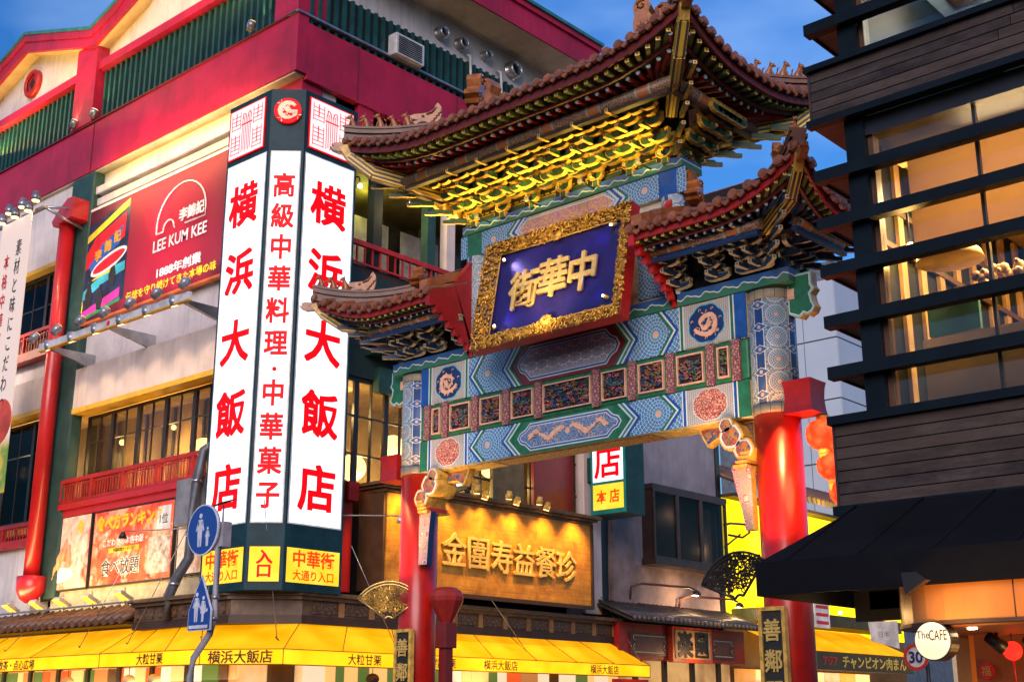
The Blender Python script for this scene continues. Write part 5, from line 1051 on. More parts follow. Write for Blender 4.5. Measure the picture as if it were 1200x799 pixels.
for i in range(4):
    a,b_,c,d=[Vector(p) for p in (low[i],low[i+1],top[i+1],top[i])]
    n=1 if i==2 else (8 if i==3 else 6 if i==0 else 3)
    for k in range(n):
        t0,t1=k/n,(k+1)/n; p=[a.lerp(b_,t0),a.lerp(b_,t1),d.lerp(c,t1),d.lerp(c,t0)]; B().prism(p,(0,0,-.012)).part('awning_cloth',YC,AW)
        B().tube([p[1]+Vector((0,0,.006)),p[2]+Vector((0,0,.006))],.010,4).part('seam',SEAM,AW)
    nr=Vector(((b_-a).y,-(b_-a).x,0)).normalized(); q=B(); q.prism([a+Vector((0,0,-.30)),b_+Vector((0,0,-.30)),b_,a],-nr*.012); q.part('valance',YV,AW)
    B().tube([a+nr*.006,b_+nr*.006],.010,4).part('seam',SEAM,AW); B().tube([a+Vector((0,0,-.3)),b_+Vector((0,0,-.3))],.012,4).part('valance_hem',SEAM,AW)
    B().tube([b_,b_+Vector((0,0,-.3))],.012,4).part('seam',SEAM,AW)
AL=mat('awning lettering',(.09,.05,.01),.6,bmp=0)
fc=Matrix.Rotation(math.atan2(.72,1.8),4,'Z')@FY
txt('横浜大飯店',.27,AL,AW,(-21.9,16.33,2.72),fc,.004,.02,width=1.5)
for x,s_ in ((-30.3,'飲茶・点心広場'),(-24.6,'大粒甘栗')): txt(s_,.25,AL,AW,(x,15.985,2.74),FY,.004,.02)
for y,s_ in ((18.9,'大粒甘栗'),(21.2,'大粒甘栗'),(23.2,'横浜大飯店'),(27.2,'横浜大飯店')): txt(s_,.24,AL,AW,(-20.985,y,2.71),FX,.004,.012)
light('AREA',(-21.9,23,2.35),55,(1,.72,.35),sx=1.0,sy=10,aim=(-21.5,23,9)); light('AREA',(-30,16.9,2.3),60,(1,.75,.4),sx=14,sy=.8,aim=(-30,16.5,9))
# guy wires of the awning
for i,(p,q) in enumerate((((-30.2,17.0,4.5),(-31.6,16.35,3.12)),((-27.0,17.0,5.6),(-28.0,16.3,3.1)),((-24.9,16.9,5.6),(-26.0,16.3,3.1)),((-22.9,16.3,5.4),(-23.2,16.3,3.12)),((-21.6,16.5,5.9),(-21.45,16.9,3.08)),((-21.2,18.6,5.1),(-21.2,20.0,3.0)),((-21.15,22.9,4.35),(-21.2,24.4,3.05)),((-22.0,28.2,4.9),(-21.1,28.9,3.0)))):
    P=T('guy_wire',('thin stay wire, leftmost over the tiled eave','thin stay wire crossing the wide food poster','thin stay wire left of the duct','thin stay wire beside the pole of the blue signs','thin stay wire falling in front of the corner sign','thin stay wire right of the yellow corner panel','thin stay wire in front of the gold signboard base','thin stay wire at the right end of the yellow awning')[i],'stay wire',q,'stay wires of the awning'); B().tube([p,q],.011,4).part('wire',WIRE,P); B().tube([Vector(q)+Vector((-.05,0,.04)),q,Vector(q)+Vector((.05,.02,-.04))],.015,4).part('hook',BLACK,P)
# small wall lamps on arms beside the corner sign
for i,(x,y,z,xb,yb_) in enumerate(((-21.75,15.6,5.1,-22.6,16.25),(-20.2,19.1,5.65,-21.3,18.4),(-25.9,15.9,5.5,-24.4,16.8))):
    P=T('arm_lamp',('black arm lamp in front of the corner sign yellow panels','pale arm lamp between the corner sign and the gold board','black arm lamp in front of the food posters')[i],'arm lamp',(x,y,z)); B().tube([(xb,yb_,z+.1),(x,y,z+.06)],.015,5).part('arm',WIRE,P); B().lathe([(.10,-.10),(.07,.0),(.03,.06)],(x,y,z),10).part('lamp_head',BLACK if i!=1 else ALU,P)
# tiled eave with floodlights left
TE=T('tiled_eave','small brown tiled eave over the yellow awning at the far left','eave',(-29,16.6,3.5)); TB_=mat('brown roof tile',(.15,.075,.04),.5,var=.4,dirt=.4)
bx(-45,-26.3,16.4,17.2,3.56,3.62,'eave_board',BROWN,TE)
for i in range(46):
    x=-26.4-i*.34; b=B(); b.tube([(x,16.32,3.66),(x,17.15,4.05)],.085,8); b.part('roof_tile',TB_,TE); b=B(); b.prism([(x+.085*cos(2*PI*k/10),16.30,3.655+.085*sin(2*PI*k/10)) for k in range(10)],(0,.03,0)); b.part('tile_end',TB_,TE)
b=B(); b.add([(-45,16.35,3.62),(-26.3,16.35,3.62),(-26.3,17.2,4.02),(-45,17.2,4.02)],[(0,1,2,3)]); b.part('tile_bed',TB_,TE)
bx(-36,-26.0,16.28,16.33,4.02,4.06,'lamp_rail',STEEL,TE)
for i,x in enumerate((-31.8,-30.45,-29.3,-28.0,-26.6)):
    P=T('eave_floodlight','orange-faced square floodlight on the tiled eave, %s from the left'%('first','second','third','fourth','fifth')[i],'floodlight',(x,16.5,4.05),'floodlights on the tiled eave')
    b=B(); b.prism([(x-.16,16.3,4.25),(x-.16,16.62,4.08),(x-.16,16.66,4.16),(x-.16,16.34,4.33)],(.32,0,0)); b.part('housing',STEEL,P); b=B(); b.prism([(x-.14,16.292,4.245),(x+.14,16.292,4.245),(x+.14,16.60,4.075),(x-.14,16.60,4.075)],(0,.012,.022)); b.part('lens',emat('orange lens',(1,.42,.05),1.0),P); B().tube([(x,16.55,4.02),(x,16.5,4.4)],.02,5).part('stem',STEEL,P)
light('AREA',(-29,16.0,4.3),60,(1,.66,.25),sx=6,sy=.3,aim=(-29,17.1,5.4))
# storefront below the awnings
SF=[emat('shop glow orange',(1,.38,.07),.28,(1,.62,.3),1.4),emat('shop glow cream',(1,.66,.34),.3,(.9,.45,.15),1.8),emat('shop print',(.85,.50,.33),.28,(.6,.12,.04),3.)]  # shop light put into the panels as emission
for i in range(14): 
    x=-36+i*1.0; lp(x,x+.96,17.1,17.2,.2,2.75,'shop_panel',SF[i%3])
for i in range(11):
    y=17.8+i*1.0; lp(-21.95,-21.85,y,y+.82,.2,2.75,'shop_panel',SF[(i*2+1)%3]); lp(-21.95,-21.8,y+.84,y+.96,.0,2.85,'shop_post',BLACK if i%2 else GOLDP)
lp(-22.9,-21.9,17.15,17.75,.0,2.8,'shop_corner',mat('brown cabinet',(0,0,0)))
for i,(x,y) in enumerate(((-21.5,19.6),(-21.5,21.3),(-26.3,16.6),(-25.3,16.6),(-28.9,16.6))): 
    P=T('paper_decoration',('dark round ornament hanging under the awning, nearest the corner','dark round ornament hanging under the awning by the left pillar','cream round ornament under the left awning','round bun-shaped ornament under the left awning near the pole','round ornament under the far left awning')[i],'ornament',(x,y,2.2)); B().ball((x,y,2.34),.15,0,10,7,(1,1,.8)).part('ball',BROWN if i<2 else mat('cream bun',(.7,.6,.35),.5),P); B().tube([(x,y,2.46),(x,y,2.7)],.01,4).part('cord',BLACK,P)
# ---------------------------------------------------------------- pole with two blue traffic signs
TP=T('traffic_sign_pole','bent grey pole carrying a round and a house-shaped blue pedestrian sign','traffic sign',(-13.4,9.35,0)); PG=mat('pole grey',(.32,.33,.38),.45)
B().tube([(-13.5,9.36,0),(-13.5,9.36,2.05),(-13.46,9.36,2.25),(-13.17,9.36,2.52),(-13.1,9.36,2.72),(-13.1,9.36,3.62)],.042,12).part('pole',PG,TP)
SB=mat('sign blue',(.01,.06,.30),.4,var=.08,bmp=0); SWH=mat('sign white',(.62,.68,.80),.4,bmp=0)
def disc(r,y,m,n,cx,cz,par,th=.02,k=32): return B().prism([(cx+r*cos(2*PI*i/k),y,cz+r*sin(2*PI*i/k)) for i in range(k)],(0,th,0)).part(n,m,par)
cx,cz=-13.32,3.77; disc(.315,9.27,SWH,'sign_rim',cx,cz,TP); disc(.295,9.264,SB,'sign_face',cx,cz,TP,.006); disc(.30,9.29,PG,'sign_back',cx,cz,TP,.03)
def person2(x,z,h,y,m,par,w=1.,skirt=False,bag=False):
    b=B(); s=h; k=12
    b.prism([(x+.075*s*cos(2*PI*i/k),y,z+.91*s+.075*s*sin(2*PI*i/k)) for i in range(k)],(0,.004,0))
    b.prism([(x-.10*s,y,z+.80*s),(x-.12*s,y,z+.5*s),(x-.08*s,y,z+.02*s),(x-.015*s,y,z+.0*s),(x,y,z+.38*s),(x+.03*s,y,z),(x+.09*s,y,z+.02*s),(x+.11*s,y,z+.5*s),(x+.10*s,y,z+.80*s)] if not skirt else [(x-.09*s,y,z+.80*s),(x-.15*s,y,z+.32*s),(x-.07*s,y,z+.32*s),(x-.07*s,y,z),(x+.07*s,y,z),(x+.07*s,y,z+.32*s),(x+.15*s,y,z+.32*s),(x+.09*s,y,z+.80*s)],(0,.004,0))
    b.prism([(x-.10*s,y,z+.79*s),(x-.2*s,y,z+.48*s),(x-.16*s,y,z+.46*s),(x-.06*s,y,z+.7*s)],(0,.004,0)); b.prism([(x+.10*s,y,z+.79*s),(x+.06*s,y,z+.7*s),(x+.16*s,y,z+.46*s),(x+.2*s,y,z+.48*s)],(0,.004,0))
    if bag: b.box(x+.15*s,x+.30*s,y,y+.004,z+.38*s,z+.5*s)
    return b.part('pictogram_figure',m,par)
person2(cx-.04,cz-.21,.42,9.258,SWH,TP); person2(cx+.12,cz-.21,.24,9.256,SWH,TP)
bx(-13.1,-12.98,9.33,9.45,3.55,3.85,'battery_box',PG,TP); B().tube([(-13.1,9.4,3.85),(-13.1,9.4,4.06)],.012,6).part('panel_stem',PG,TP); B().prism([(-13.22,9.3,4.04),(-12.98,9.3,4.07),(-12.94,9.45,4.12),(-13.18,9.45,4.09)],(0,0,.015)).part('solar_panel',DARK,TP)
pt=[(-13.5,2.56),(-13.04,2.56),(-13.04,2.80),(-13.27,3.22),(-13.5,2.80)]; q_=pt; q_=[(x,z) for x,z in pt]
B().prism([(x,9.27,z) for x,z in q_],(0,.02,0)).part('sign_rim',SWH,TP); B().prism([(x,9.264,z) for x,z in inset(q_,.014)],(0,.006,0)).part('sign_face',SB,TP)
person2(-13.33,2.66,.36,9.258,SWH,TP,bag=False); person2(-13.19,2.66,.31,9.256,SWH,TP,skirt=True,bag=True); bx(-13.46,-13.08,9.256,9.26,2.585,2.625,'white_bar',SWH,TP)
for z in (2.7,2.95,3.7): B().lathe([(.05,-.02),(.05,.02)],(-13.1,9.36,z),10).part('clamp',STEEL,TP)

q=random.Random(11); PRN=[emat('print a',(.8,.12,.03),.35),emat('print b',(.9,.55,.2),.4),emat('print c',(.55,.25,.08),.3),emat('print d',(.9,.8,.6),.35),emat('print e',(.12,.2,.05),.3),mat('print f',(.10,.05,.03),.5)]
x=-36
while x<-23.2:
    w_=q.uniform(.25,.7); lp(x,x+w_-.04,17.02,17.06,q.uniform(1.9,2.2),2.62,'shop_print',q.choice(PRN)); x+=w_
y=17.9
while y<28.6:
    w_=q.uniform(.25,.7); lp(-21.8,-21.76,y,y+w_-.04,q.uniform(1.9,2.25),2.66,'shop_print',q.choice(PRN)); y+=w_
for i in range(9): lp(-35.5+i*1.35,-35.38+i*1.35,16.95,17.05,0,2.9,'shop_post',BLACK)
# ---------------------------------------------------------------- hanging shop sign (store / main store)
HS=T('hanging_shop_sign','green framed projecting light sign with white and yellow panels, right of the gold signboard','shop sign',(-21,27.5,7))
bx(-21.58,-20.36,27.5,28.3,6.75,9.9,'sign_box',mat('sign teal green',(.01,.05,.045),.45),HS); bx(-21.56,-20.38,27.485,27.5,6.78,9.88,'sign_border',mat('bright teal',(.01,.24,.22),.4),HS)
bx(-21.48,-20.46,27.47,27.485,7.66,9.8,'light_panel',LBX,HS); bx(-21.48,-20.46,27.47,27.485,6.9,7.58,'yellow_panel',LBY,HS)
vtxt('大飯店',.95,SR,HS,(-20.97,27.46,10.2),1.0,FY,ext=.006,bold=.02); txt('本 店',.38,emat('sign orange red',(0,0,0),0),HS,(-20.97,27.46,7.24),FY,.006,.02,width=.78)
bx(-22.1,-21.58,27.75,28.0,7.75,8.45,'bracket_arm',mat('sign teal green',(0,0,0)),HS,.03)
H2=T('hanging_shop_sign','small white light sign with red character partly hidden behind the left wing bracket','shop sign',(-21.5,23.6,7)); bx(-21.9,-21.0,22.0,22.15,6.75,8.6,'sign_box',BLACK,H2); bx(-21.85,-21.05,21.985,22.0,6.85,8.5,'light_panel',LBX,H2); txt('飯',.75,SR,H2,(-21.4,21.975,7.35),FY,.006,.02)
# ---------------------------------------------------------------- plain grey building with a bay window
CON=mat('lavender grey concrete',(.27,.25,.29),.75,var=.3,scale=.8,streak=.35,bmp=.3,bs=12); CONB=mat('stained pink concrete',(.33,.24,.22),.8,var=.4,scale=1.4,dirt=.35,bmp=.4,bs=10)
GBd=T('grey_building','plain grey concrete building with a dark bay window beside the restaurant','building',(-24,31,0))
bx(-30,-22.0,28.8,34.55,5.7,10.5,'upper_wall',CON,GBd); bx(-30,-22.02,28.8,34.5,0,5.7,'lower_wall',CONB,GBd); bx(-22.0,-21.9,28.85,29.9,4.2,6.9,'corner_pilaster',CONB,GBd); bx(-22.03,-21.95,34.4,34.62,3,10.5,'corner_strip',BLACK,GBd)
bx(-22.0,-21.55,30.35,34.3,7.9,8.05,'bay_head',mat('brown window metal',(.05,.028,.022),.4),GBd); bx(-22.0,-21.5,30.35,34.3,5.72,5.9,'bay_sill',mat('brown window metal',(0,0,0)),GBd)
bx(-21.98,-21.95,30.4,34.25,5.9,7.9,'bay_curtain',mat('dim blind',(.07,.06,.06),.7,var=.4,scale=1),GBd)
for y0,y1 in ((30.38,31.6),(31.6,32.85),(32.85,34.25)):
    f=B()
    for q in ((y0,y0+.07,5.9,7.9),(y1-.07,y1,5.9,7.9),(y0+.07,y1-.07,5.9,5.97),(y0+.07,y1-.07,7.83,7.9)): f.box(-21.62,-21.54,*q)
    o=f.part('window_frame',mat('brown window metal',(0,0,0)),GBd); bx(-21.59,-21.585,y0+.07,y1-.07,5.97,7.83,'window_pane',glass('dark window glass',(.5,.5,.52),1.08),o)
bx(-21.97,-21.6,30.38,30.45,5.9,7.9,'bay_side',mat('brown window metal',(0,0,0)),GBd); bx(-21.9,-21.8,31.5,33.0,5.98,6.06,'red_reflection_strip',REDB,GBd)  # red strip drawn in for a reflection in the bay glass
B().box(-21.93,-21.9,33.5,33.9,5.95,7.7).part('window_curtain',mat('pale curtain',(.3,.27,.22),.8),GBd)
for i,(y0,y1,z) in enumerate(((29.6,31.9,5.05),(32.0,34.2,4.85))):
    P=T('gooseneck_lamp',('left gooseneck lamp over the small tiled shop eave','right gooseneck lamp over the small tiled shop eave')[i],'wall lamp',(-21.5,y0,z)); B().tube([(-21.9,y0,z-.35),(-21.85,y0,z),(-21.6,y0+.2,z+.08),(-21.3,y1-.3,z+.08),(-21.2,y1-.1,z+.02)],.035,7).part('arm',mat('rusty pipe',(.12,.04,.02),.6),P); B().lathe([(.14,-.12),(.10,-.02),(.03,.03)],(-21.2,y1,z-.02),12).part('shade',BLACK,P); B().ball((-21.2,y1,z-.1),.07).part('bulb',emat('gooseneck bulb',(1,.75,.5),9),P); light('POINT',(-21.35,y1,z-.2),26,(1,.6,.3),.08)
# small tiled shop with character board
RS=T('tiled_shop_front','small red shop front with dark tiled eave and a two character board','shop front',(-21.6,31,0))
DT=mat('dark roof tile',(.045,.04,.04),.45,var=.4)
bx(-22.0,-21.35,28.3,34.6,3.05,4.0,'red_wall',REDB,RS)
for y0,y1 in ((28.8,30.5),(32.75,34.0)):
    bx(-21.35,-21.32,y0,y1,3.16,3.72,'brown_panel',mat('shop brown panel',(.12,.035,.02),.4),RS)
    for z in (3.22,3.66): bx(-21.32,-21.31,y0+.12,y1-.12,z,z+.025,'panel_line',CREAM,RS)
    for q in ((y0+.15,1),(y1-.15,-1)): B().tube([(-21.305,q[0]+.05*sin(k*1.6),3.2+k*.06) for k in range(9)],.014,4).part('panel_scroll',CREAM,RS)
bx(-21.35,-21.2,30.6,32.6,3.0,3.98,'board_frame',mat('orange red trim',(.6,.08,.02),.4),RS); bx(-21.2,-21.18,30.72,32.48,3.1,3.9,'board_face',mat('ochre board',(.55,.36,.14),.5,var=.4,scale=5),RS)
for i,ch in enumerate('楽園'): txt(ch,.74,TB,RS,(-21.17,31.2+.82*i,3.5),FX,.02,.035,sx=1.0,name='board_character')
B().prism([(-22.0,28.1,4.55),(-20.75,28.1,4.05),(-20.75,34.75,4.05),(-22.0,34.75,4.55)],(0,0,-.06)).part('tile_bed',DT,RS)
for i in range(31):
    y=28.2+i*.215; B().tube([(-22.0,y,4.60),(-20.72,y,4.09)],.055,6).part('roof_tile',DT,RS); B().ball((-20.72,y,4.085),.06,0,8,5).part('tile_end',mat('tile end glint',(.16,.12,.09),.3),RS)  # tile ends paler, their glint put into the colour
bx(-22.0,-21.9,28.3,34.6,.0,3.05,'shop_wall',emat('shop glow dim',(.6,.34,.12),.5,(.25,.12,.05),1),RS)
for y in (28.4,29.6,31,32.4,33.8): bx(-21.92,-21.8,y,y+.16,0,3.05,'shop_post',mat('brown window metal',(0,0,0)),RS)
P=T('menu_sign','red sign board with white characters at the right end of the yellow awning','sign',(-21.2,28.7,2)); bx(-21.3,-21.2,27.9,29.4,1.7,2.5,'board',TRED,P); txt('茶 園',.4,TW,P,(-21.19,28.7,2.2),FX,.006,.02)
light('POINT',(-20.6,31.6,3.2),12,(1,.5,.2),.15)
# ---------------------------------------------------------------- bright yellow shop building beyond
YB=T('yellow_shop_building','bright yellow floodlit shop building with tiled eave beyond the grey building','building',(-24,40,0)); YW_=fabric('floodlit yellow panel',(.90,.66,.0),.0,.95)  # floodlight on the panel put in as its own glow
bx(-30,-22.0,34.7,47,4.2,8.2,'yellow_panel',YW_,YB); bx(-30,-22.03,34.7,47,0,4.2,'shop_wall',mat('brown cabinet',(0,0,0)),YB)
bx(-22.4,-21.5,34.7,47,8.2,8.3,'eave_board',BROWN,YB); b=B(); b.add([(-24.5,34.7,10.0),(-21.4,34.7,8.6),(-21.4,47,8.6),(-24.5,47,10.0)],[(0,1,2,3)]); b.part('tile_bed',TB_,YB)
GT=mat('yellow lit tile',(.40,.25,.06),.4,var=.3)  # yellow light on the tile ends put into their colour
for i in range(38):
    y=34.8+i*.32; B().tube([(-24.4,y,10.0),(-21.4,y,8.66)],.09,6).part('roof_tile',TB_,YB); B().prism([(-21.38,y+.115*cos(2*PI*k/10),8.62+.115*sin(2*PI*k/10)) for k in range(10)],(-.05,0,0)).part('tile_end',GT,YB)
light('AREA',(-20.9,40,8.1),60,(1,.72,.15),sx=.3,sy=10,aim=(-21.6,40,8.8))
txt('チャンピオン',.8,TRED,YB,(-21.97,45.0,7.7),FX,.01,.02)
A2=T('yellow_awning','second yellow awning with black lettered band under the bright yellow building','awning',(-21,40,3))
B().prism([(-20.5,35.6,3.55),(-20.5,44.3,3.55),(-22.0,43.4,4.35),(-22.0,34.9,4.35)],(0,0,-.02)).part('awning_cloth',YC,A2); bx(-20.52,-20.48,35.6,44.3,2.95,3.52,'lettered_band',mat('black band',(.03,.035,.02),.5),A2); txt('チャンピオン肉まん',.42,mat('band gold lettering',(.85,.62,.10),.4),A2,(-20.47,41.4,3.24),FX,.006,.02,width=4.6)
txt('アジア',.34,TRED,A2,(-20.47,38.3,3.24),FX,.006,.01)
bx(-22.1,-20.9,35.0,44.5,4.36,4.75,'green_fascia',mat('dark olive fascia',(.03,.04,.01),.5),A2)
for i in range(8): bx(-22.0,-21.9,35+i*1.1,36.05+i*1.1,1,2.95,'shop_panel',SF[i%3],A2)
light('AREA',(-21.3,40,2.6),60,(1,.8,.4),sx=1,sy=8,aim=(-21.3,40,9))
P=T('shop_flag','small white and red striped shop banner behind the right pillar','banner',(-20.8,38.8,4.6)); bx(-20.9,-20.88,38.2,39.2,4.3,5.2,'cloth',TW,P)
for k in range(3): bx(-20.88,-20.87,38.3,39.1,4.42+k*.25,4.52+k*.25,'stripe',TRED,P)
P=T('street_lamp_bracket','black curled iron bracket on the corner of the grey building','bracket',(-21.9,34.5,7.2)); B().tube([(-21.9,34.6,7.3),(-21.7,34.7,7.35),(-21.3,34.9,7.3),(-21.2,35,7.05),(-21.4,34.9,6.9),(-21.8,34.7,7.0)],.04,6).part('scroll',BLACK,P); B().tube([(-21.9,34.6,6.6),(-21.4,34.8,7.0)],.03,5).part('strut',BLACK,P)
# ---------------------------------------------------------------- pale tiled tower behind
FB_=T('tiled_tower','pale blue-grey tower clad in large square panels behind the right gate pillar','building',(-33,62,0)); FPm=mat('pale cladding panel',(.42,.50,.62),.35,var=.06,scale=.5,bmp=.03)
bx(-38,-30.5,60.05,80,0,25,'core',mat('cladding joint',(.12,.15,.2),.6),FB_)
zs=[17.44-3.3*3+3.3*i for i in range(5)]
me,_=B().box(-.5,.5,-.5,.5,-.5,.5).mesh('cladding_panel',[FPm],False)
for z in zs:
    for x0,x1 in ((-32.35,-30.46),(-35.8,-32.4)): link('cladding_panel',me,FB_,((x0+x1)/2,60.0,z+1.62),None,(x1-x0,.06,3.22))
    for k in range(6): link('cladding_panel',me,FB_,(-30.46,60.03+1.45+k*2.94,z+1.62),None,(.06,2.88,3.22))
# houses closing the street below the cafe
FH=T('pale_house','pale cream house front with lit windows closing the street beyond the cafe sign','building',(-17,52,0)); bx(-21.5,-14,50,56,0,6.5,'wall',mat('cream house wall',(.45,.40,.32),.7,var=.15),FH)
for x in (-20.6,-18.9,-17.2,-15.6):
    o=bx(x,x+1.0,49.9,50.0,3.9,5.2,'window_frame',FRM,FH); bx(x+.08,x+.92,49.88,49.9,4.0,5.1,'window_pane',emat('far lit window',(1,.7,.35),.7),o); bx(x-.2,x+1.2,49.6,50,2.8,3.2,'awning',mat('yellow strip',(0,0,0)),FH); bx(x-.1,x+1.1,49.88,49.95,.2,2.7,'shop_opening',SF[1],FH)
P=T('speed_limit_sign','round white speed limit sign with red ring beside the cafe sign','traffic sign',(-13.6,29.7,0)); disc(.31,29.68,mat('sign white2',(.7,.72,.78),.4,bmp=0),'sign_face',-13.63,2.9,P,.02)
b=B(); n=30; b.rings([[(-13.63+r*cos(2*PI*i/n),y,2.9+r*sin(2*PI*i/n)) for i in range(n)] for r,y in ((.31,29.675),(.31,29.66),(.235,29.66),(.235,29.675))],0,False,False).part('red_ring',mat('sign ring red',(.62,.03,.01),.4),P)
txt('30',.36,mat('sign numeral blue',(.01,.02,.12),.4,bmp=0),P,(-13.63,29.655,2.9),FY,.005,.02); B().tube([(-13.4,29.75,0),(-13.4,29.75,3.3)],.05,8).part('pole',BLACK,P)
P2=T('direction_sign','white street sign tag left of the speed limit sign','sign',(-14.4,29.5,3)); B().prism([(-14.7,29.6,3.3),(-14.0,29.6,3.1),(-14.0,29.6,3.75),(-14.75,29.6,3.75)],(0,.03,0)).part('plate',TW,P2); txt('日木',.16,PG,P2,(-14.35,29.595,3.45),FY,.004,.0)

light('POINT',(-21.75,31.8,7.3),5,(1,.6,.35),.1); light('POINT',(-21.75,33.4,6.4),4,(1,.6,.35),.1)  # added warm lights inside the bay window
# ---------------------------------------------------------------- dark building on the right
RBd=T('louvred_building','dark modern building with steel louvres, big windows and charred timber boards','building',(0,14,0))
NV=matte(mat('dark blue steel',(.004,.009,.015),.5,var=.3,streak=.2),.12); WSOF=mat('tan louvre soffit',(.22,.13,.07),.6)
def rp(*a,n='part',m=None,bev=0): return bx(*a,n,m,RBd,bev)
XL,XR=-5.45,2.5
for z in (4.64,5.13,5.63,6.10,6.59,8.17,8.66,9.15):
    o=rp(XL,XR,10.5,10.62,z-.085,z+.03,n='louvre',m=NV); rp(XL,-5.15,10.62,15,z-.02,z+.015,n='louvre_blade',m=NV); rp(XL+.01,-5.15,10.622,15,z-.03,z-.022,n='louvre_soffit',m=WSOF); rp(XL,XL+.02,10.62,15,z-.05,z-.021,n='louvre_rim',m=NV)
for z in (4.64,5.13,5.63,6.10,6.59,8.17): B().prism([(-5.15,10.9,z-.03),(-5.28,10.9,z-.03),(-5.15,10.9,z-.10)],(0,.02,0)).part('louvre_bracket',NV,RBd)
rp(-5.14,-5.1,10.85,15.5,3.3,9.8,n='side_wall',m=NV)
rp(-5.14,-4.95,10.60,10.85,3.3,9.8,n='post',m=NV); rp(-4.95,-4.90,10.68,10.8,4.2,7.1,n='window_jamb',m=mat('bronze jamb',(.08,.04,.02),.4)); rp(-4.95,-4.90,10.68,10.8,7.7,9.8,n='window_jamb',m=mat('bronze jamb',(0,0,0)))
# charred timber bands, board by board
CH=new_mat('charred timber board',.6); oi=X.nt.nodes.new('ShaderNodeObjectInfo'); tcg=X.nt.nodes.new('ShaderNodeTexCoord'); gm=X.nt.nodes.new('ShaderNodeNewGeometry'); mpn=X.nt.nodes.new('ShaderNodeMapping'); mpn.inputs['Scale'].default_value=(.8,.8,3.5); X.nt.links.new(gm.outputs['Position'],mpn.inputs[0])
g1=((noise(1.1,6,.7,gm.outputs['Position'])-.42)*5).max(0).min(1); g2=((noise(2.,7,.75,mpn.outputs[0])-.4)*4).max(0).min(1); ra=X(oi.outputs['Random'])
c=mixc(g2,(.014,.011,.013),(.075,.060,.058)); c=mixc(g1*.8,c,(.012,.010,.011)); c=mixc(ra*.5,c,(.095,.066,.052)); base(c); matte(CH,.2); bump(noise(9,6,.7,mapv(.6,1,9)),.6,.01)
def boards(z0,z1,n,y=10.52):
    h=(z1-z0)/n
    for i in range(n):
        xs=[XL+.02]; q=random.Random(int(z0*100)+i)
        while xs[-1]<XR: xs.append(min(XR,xs[-1]+q.uniform(1.6,3.2)))
        for a,b_ in zip(xs,xs[1:]): rp(a+.003,b_-.003,y-q.uniform(0,.004),y+.04,z0+i*h+.006,z0+(i+1)*h-.002,n='timber_board',m=CH,bev=.003)
    rp(XL+.02,XR,y+.04,y+.2,z0,z1,n='board_backing',m=DARK); rp(XL+.02,-5.15,y+.2,15,z0,z1,n='board_backing',m=DARK); rp(XL+.0,XL+.02,y-.01,15,z0,z1,n='corner_trim',m=CH)
boards(7.14,7.66,5); boards(3.38,4.12,7)
rp(XL-.02,XR,10.46,10.75,7.66,7.72,n='band_cap',m=NV); rp(XL-.02,XR,10.46,10.56,7.07,7.14,n='band_foot',m=NV); rp(XL,-5.15,10.56,15,7.09,7.14,n='band_soffit',m=mat('rust soffit',(.25,.07,.03),.6)); rp(-4.95,XR,10.64,11.1,6.9,7.09,n='head_box',m=BLACK)
rp(XL-.02,XR,10.46,10.75,4.12,4.20,n='band_cap',m=NV); rp(XL-.02,XR,10.46,10.6,3.30,3.38,n='band_foot',m=NV); 
# glazing
GR=glass('shop front glass',(.78,.74,.66),1.42,.05)
for x0,x1 in ((-4.9,-3.95),(-3.92,-2.4),(-2.37,-.5),(-.47,2.4)):
    o=rp(x0,x1,10.73,10.74,4.2,7.05,n='window_pane',m=GR); rp(x1,x1+.03,10.71,10.76,4.2,7.05,n='window_joint',m=BLACK)
rp(-4.9,XR,10.73,10.74,7.74,9.8,n='window_pane',m=GR)
# interior, upper cafe floor
WR=mat('cafe wall',(.42,.30,.17),.7,var=.3,scale=1.2); RC=mat('cafe ceiling',(.45,.33,.2),.7)
rp(-5.3,4,15.4,15.5,3.8,7.2,n='room_back_wall',m=WR); rp(-5.34,-5.2,11.3,15.4,3.8,7.2,n='room_side_wall',m=WR); rp(-5.2,4,11.3,15.4,3.85,3.95,n='room_floor',m=BROWN); rp(-5.2,4,11.3,15.4,7.0,7.1,n='room_ceiling',m=RC)
rp(-4.72,-.5,11.0,11.02,5.78,6.80,n='roller_blind',m=fabric('cream roller blind',(.60,.46,.30),.4)); rp(-4.95,4,11.3,11.42,6.82,7.0,n='lit_cove',m=emat('cove glow',(1,.52,.1),1.1,(1,.62,.2),.7))
for x in (-4.2,-2.9,-1.6): rp(x,x+.22,12.6,12.8,4,7,n='interior_column',m=mat('interior grey post',(.12,.12,.12),.6))
for x,z in ((-4.55,6.75),(-3.4,6.6)): B().box(x,x+.10,11.6,15.2,z,z+.14).part('ceiling_beam',mat('lit timber beam',(.6,.36,.12),.5),RBd)
rp(-4.9,-1.2,11.4,11.46,4.2,5.02,n='window_counter',m=mat('frosted screen',(.33,.25,.16),.6,var=.15)); rp(-4.6,-1,12,12.6,4.9,4.95,n='counter_top',m=mat('lit timber beam',(0,0,0)))
for i in range(7): rp(-4.7+i*.42,-4.42+i*.42,11.8,11.84,4.35,4.95,n='menu_panel',m=mat('menu paper',(.5,.44,.38),.7,var=.2))
b=B(); b.rings([[(-4.52+.32*s_*cos(2*PI*i/20),11.3+.3*s_*sin(2*PI*i/20),z) for i in range(20)] for s_,z in ((1,5.70),(.9,5.78),(.55,5.84),(.1,5.86))],0).part('large_pendant_shade',mat('pendant shade',(.65,.5,.3),.5),RBd)
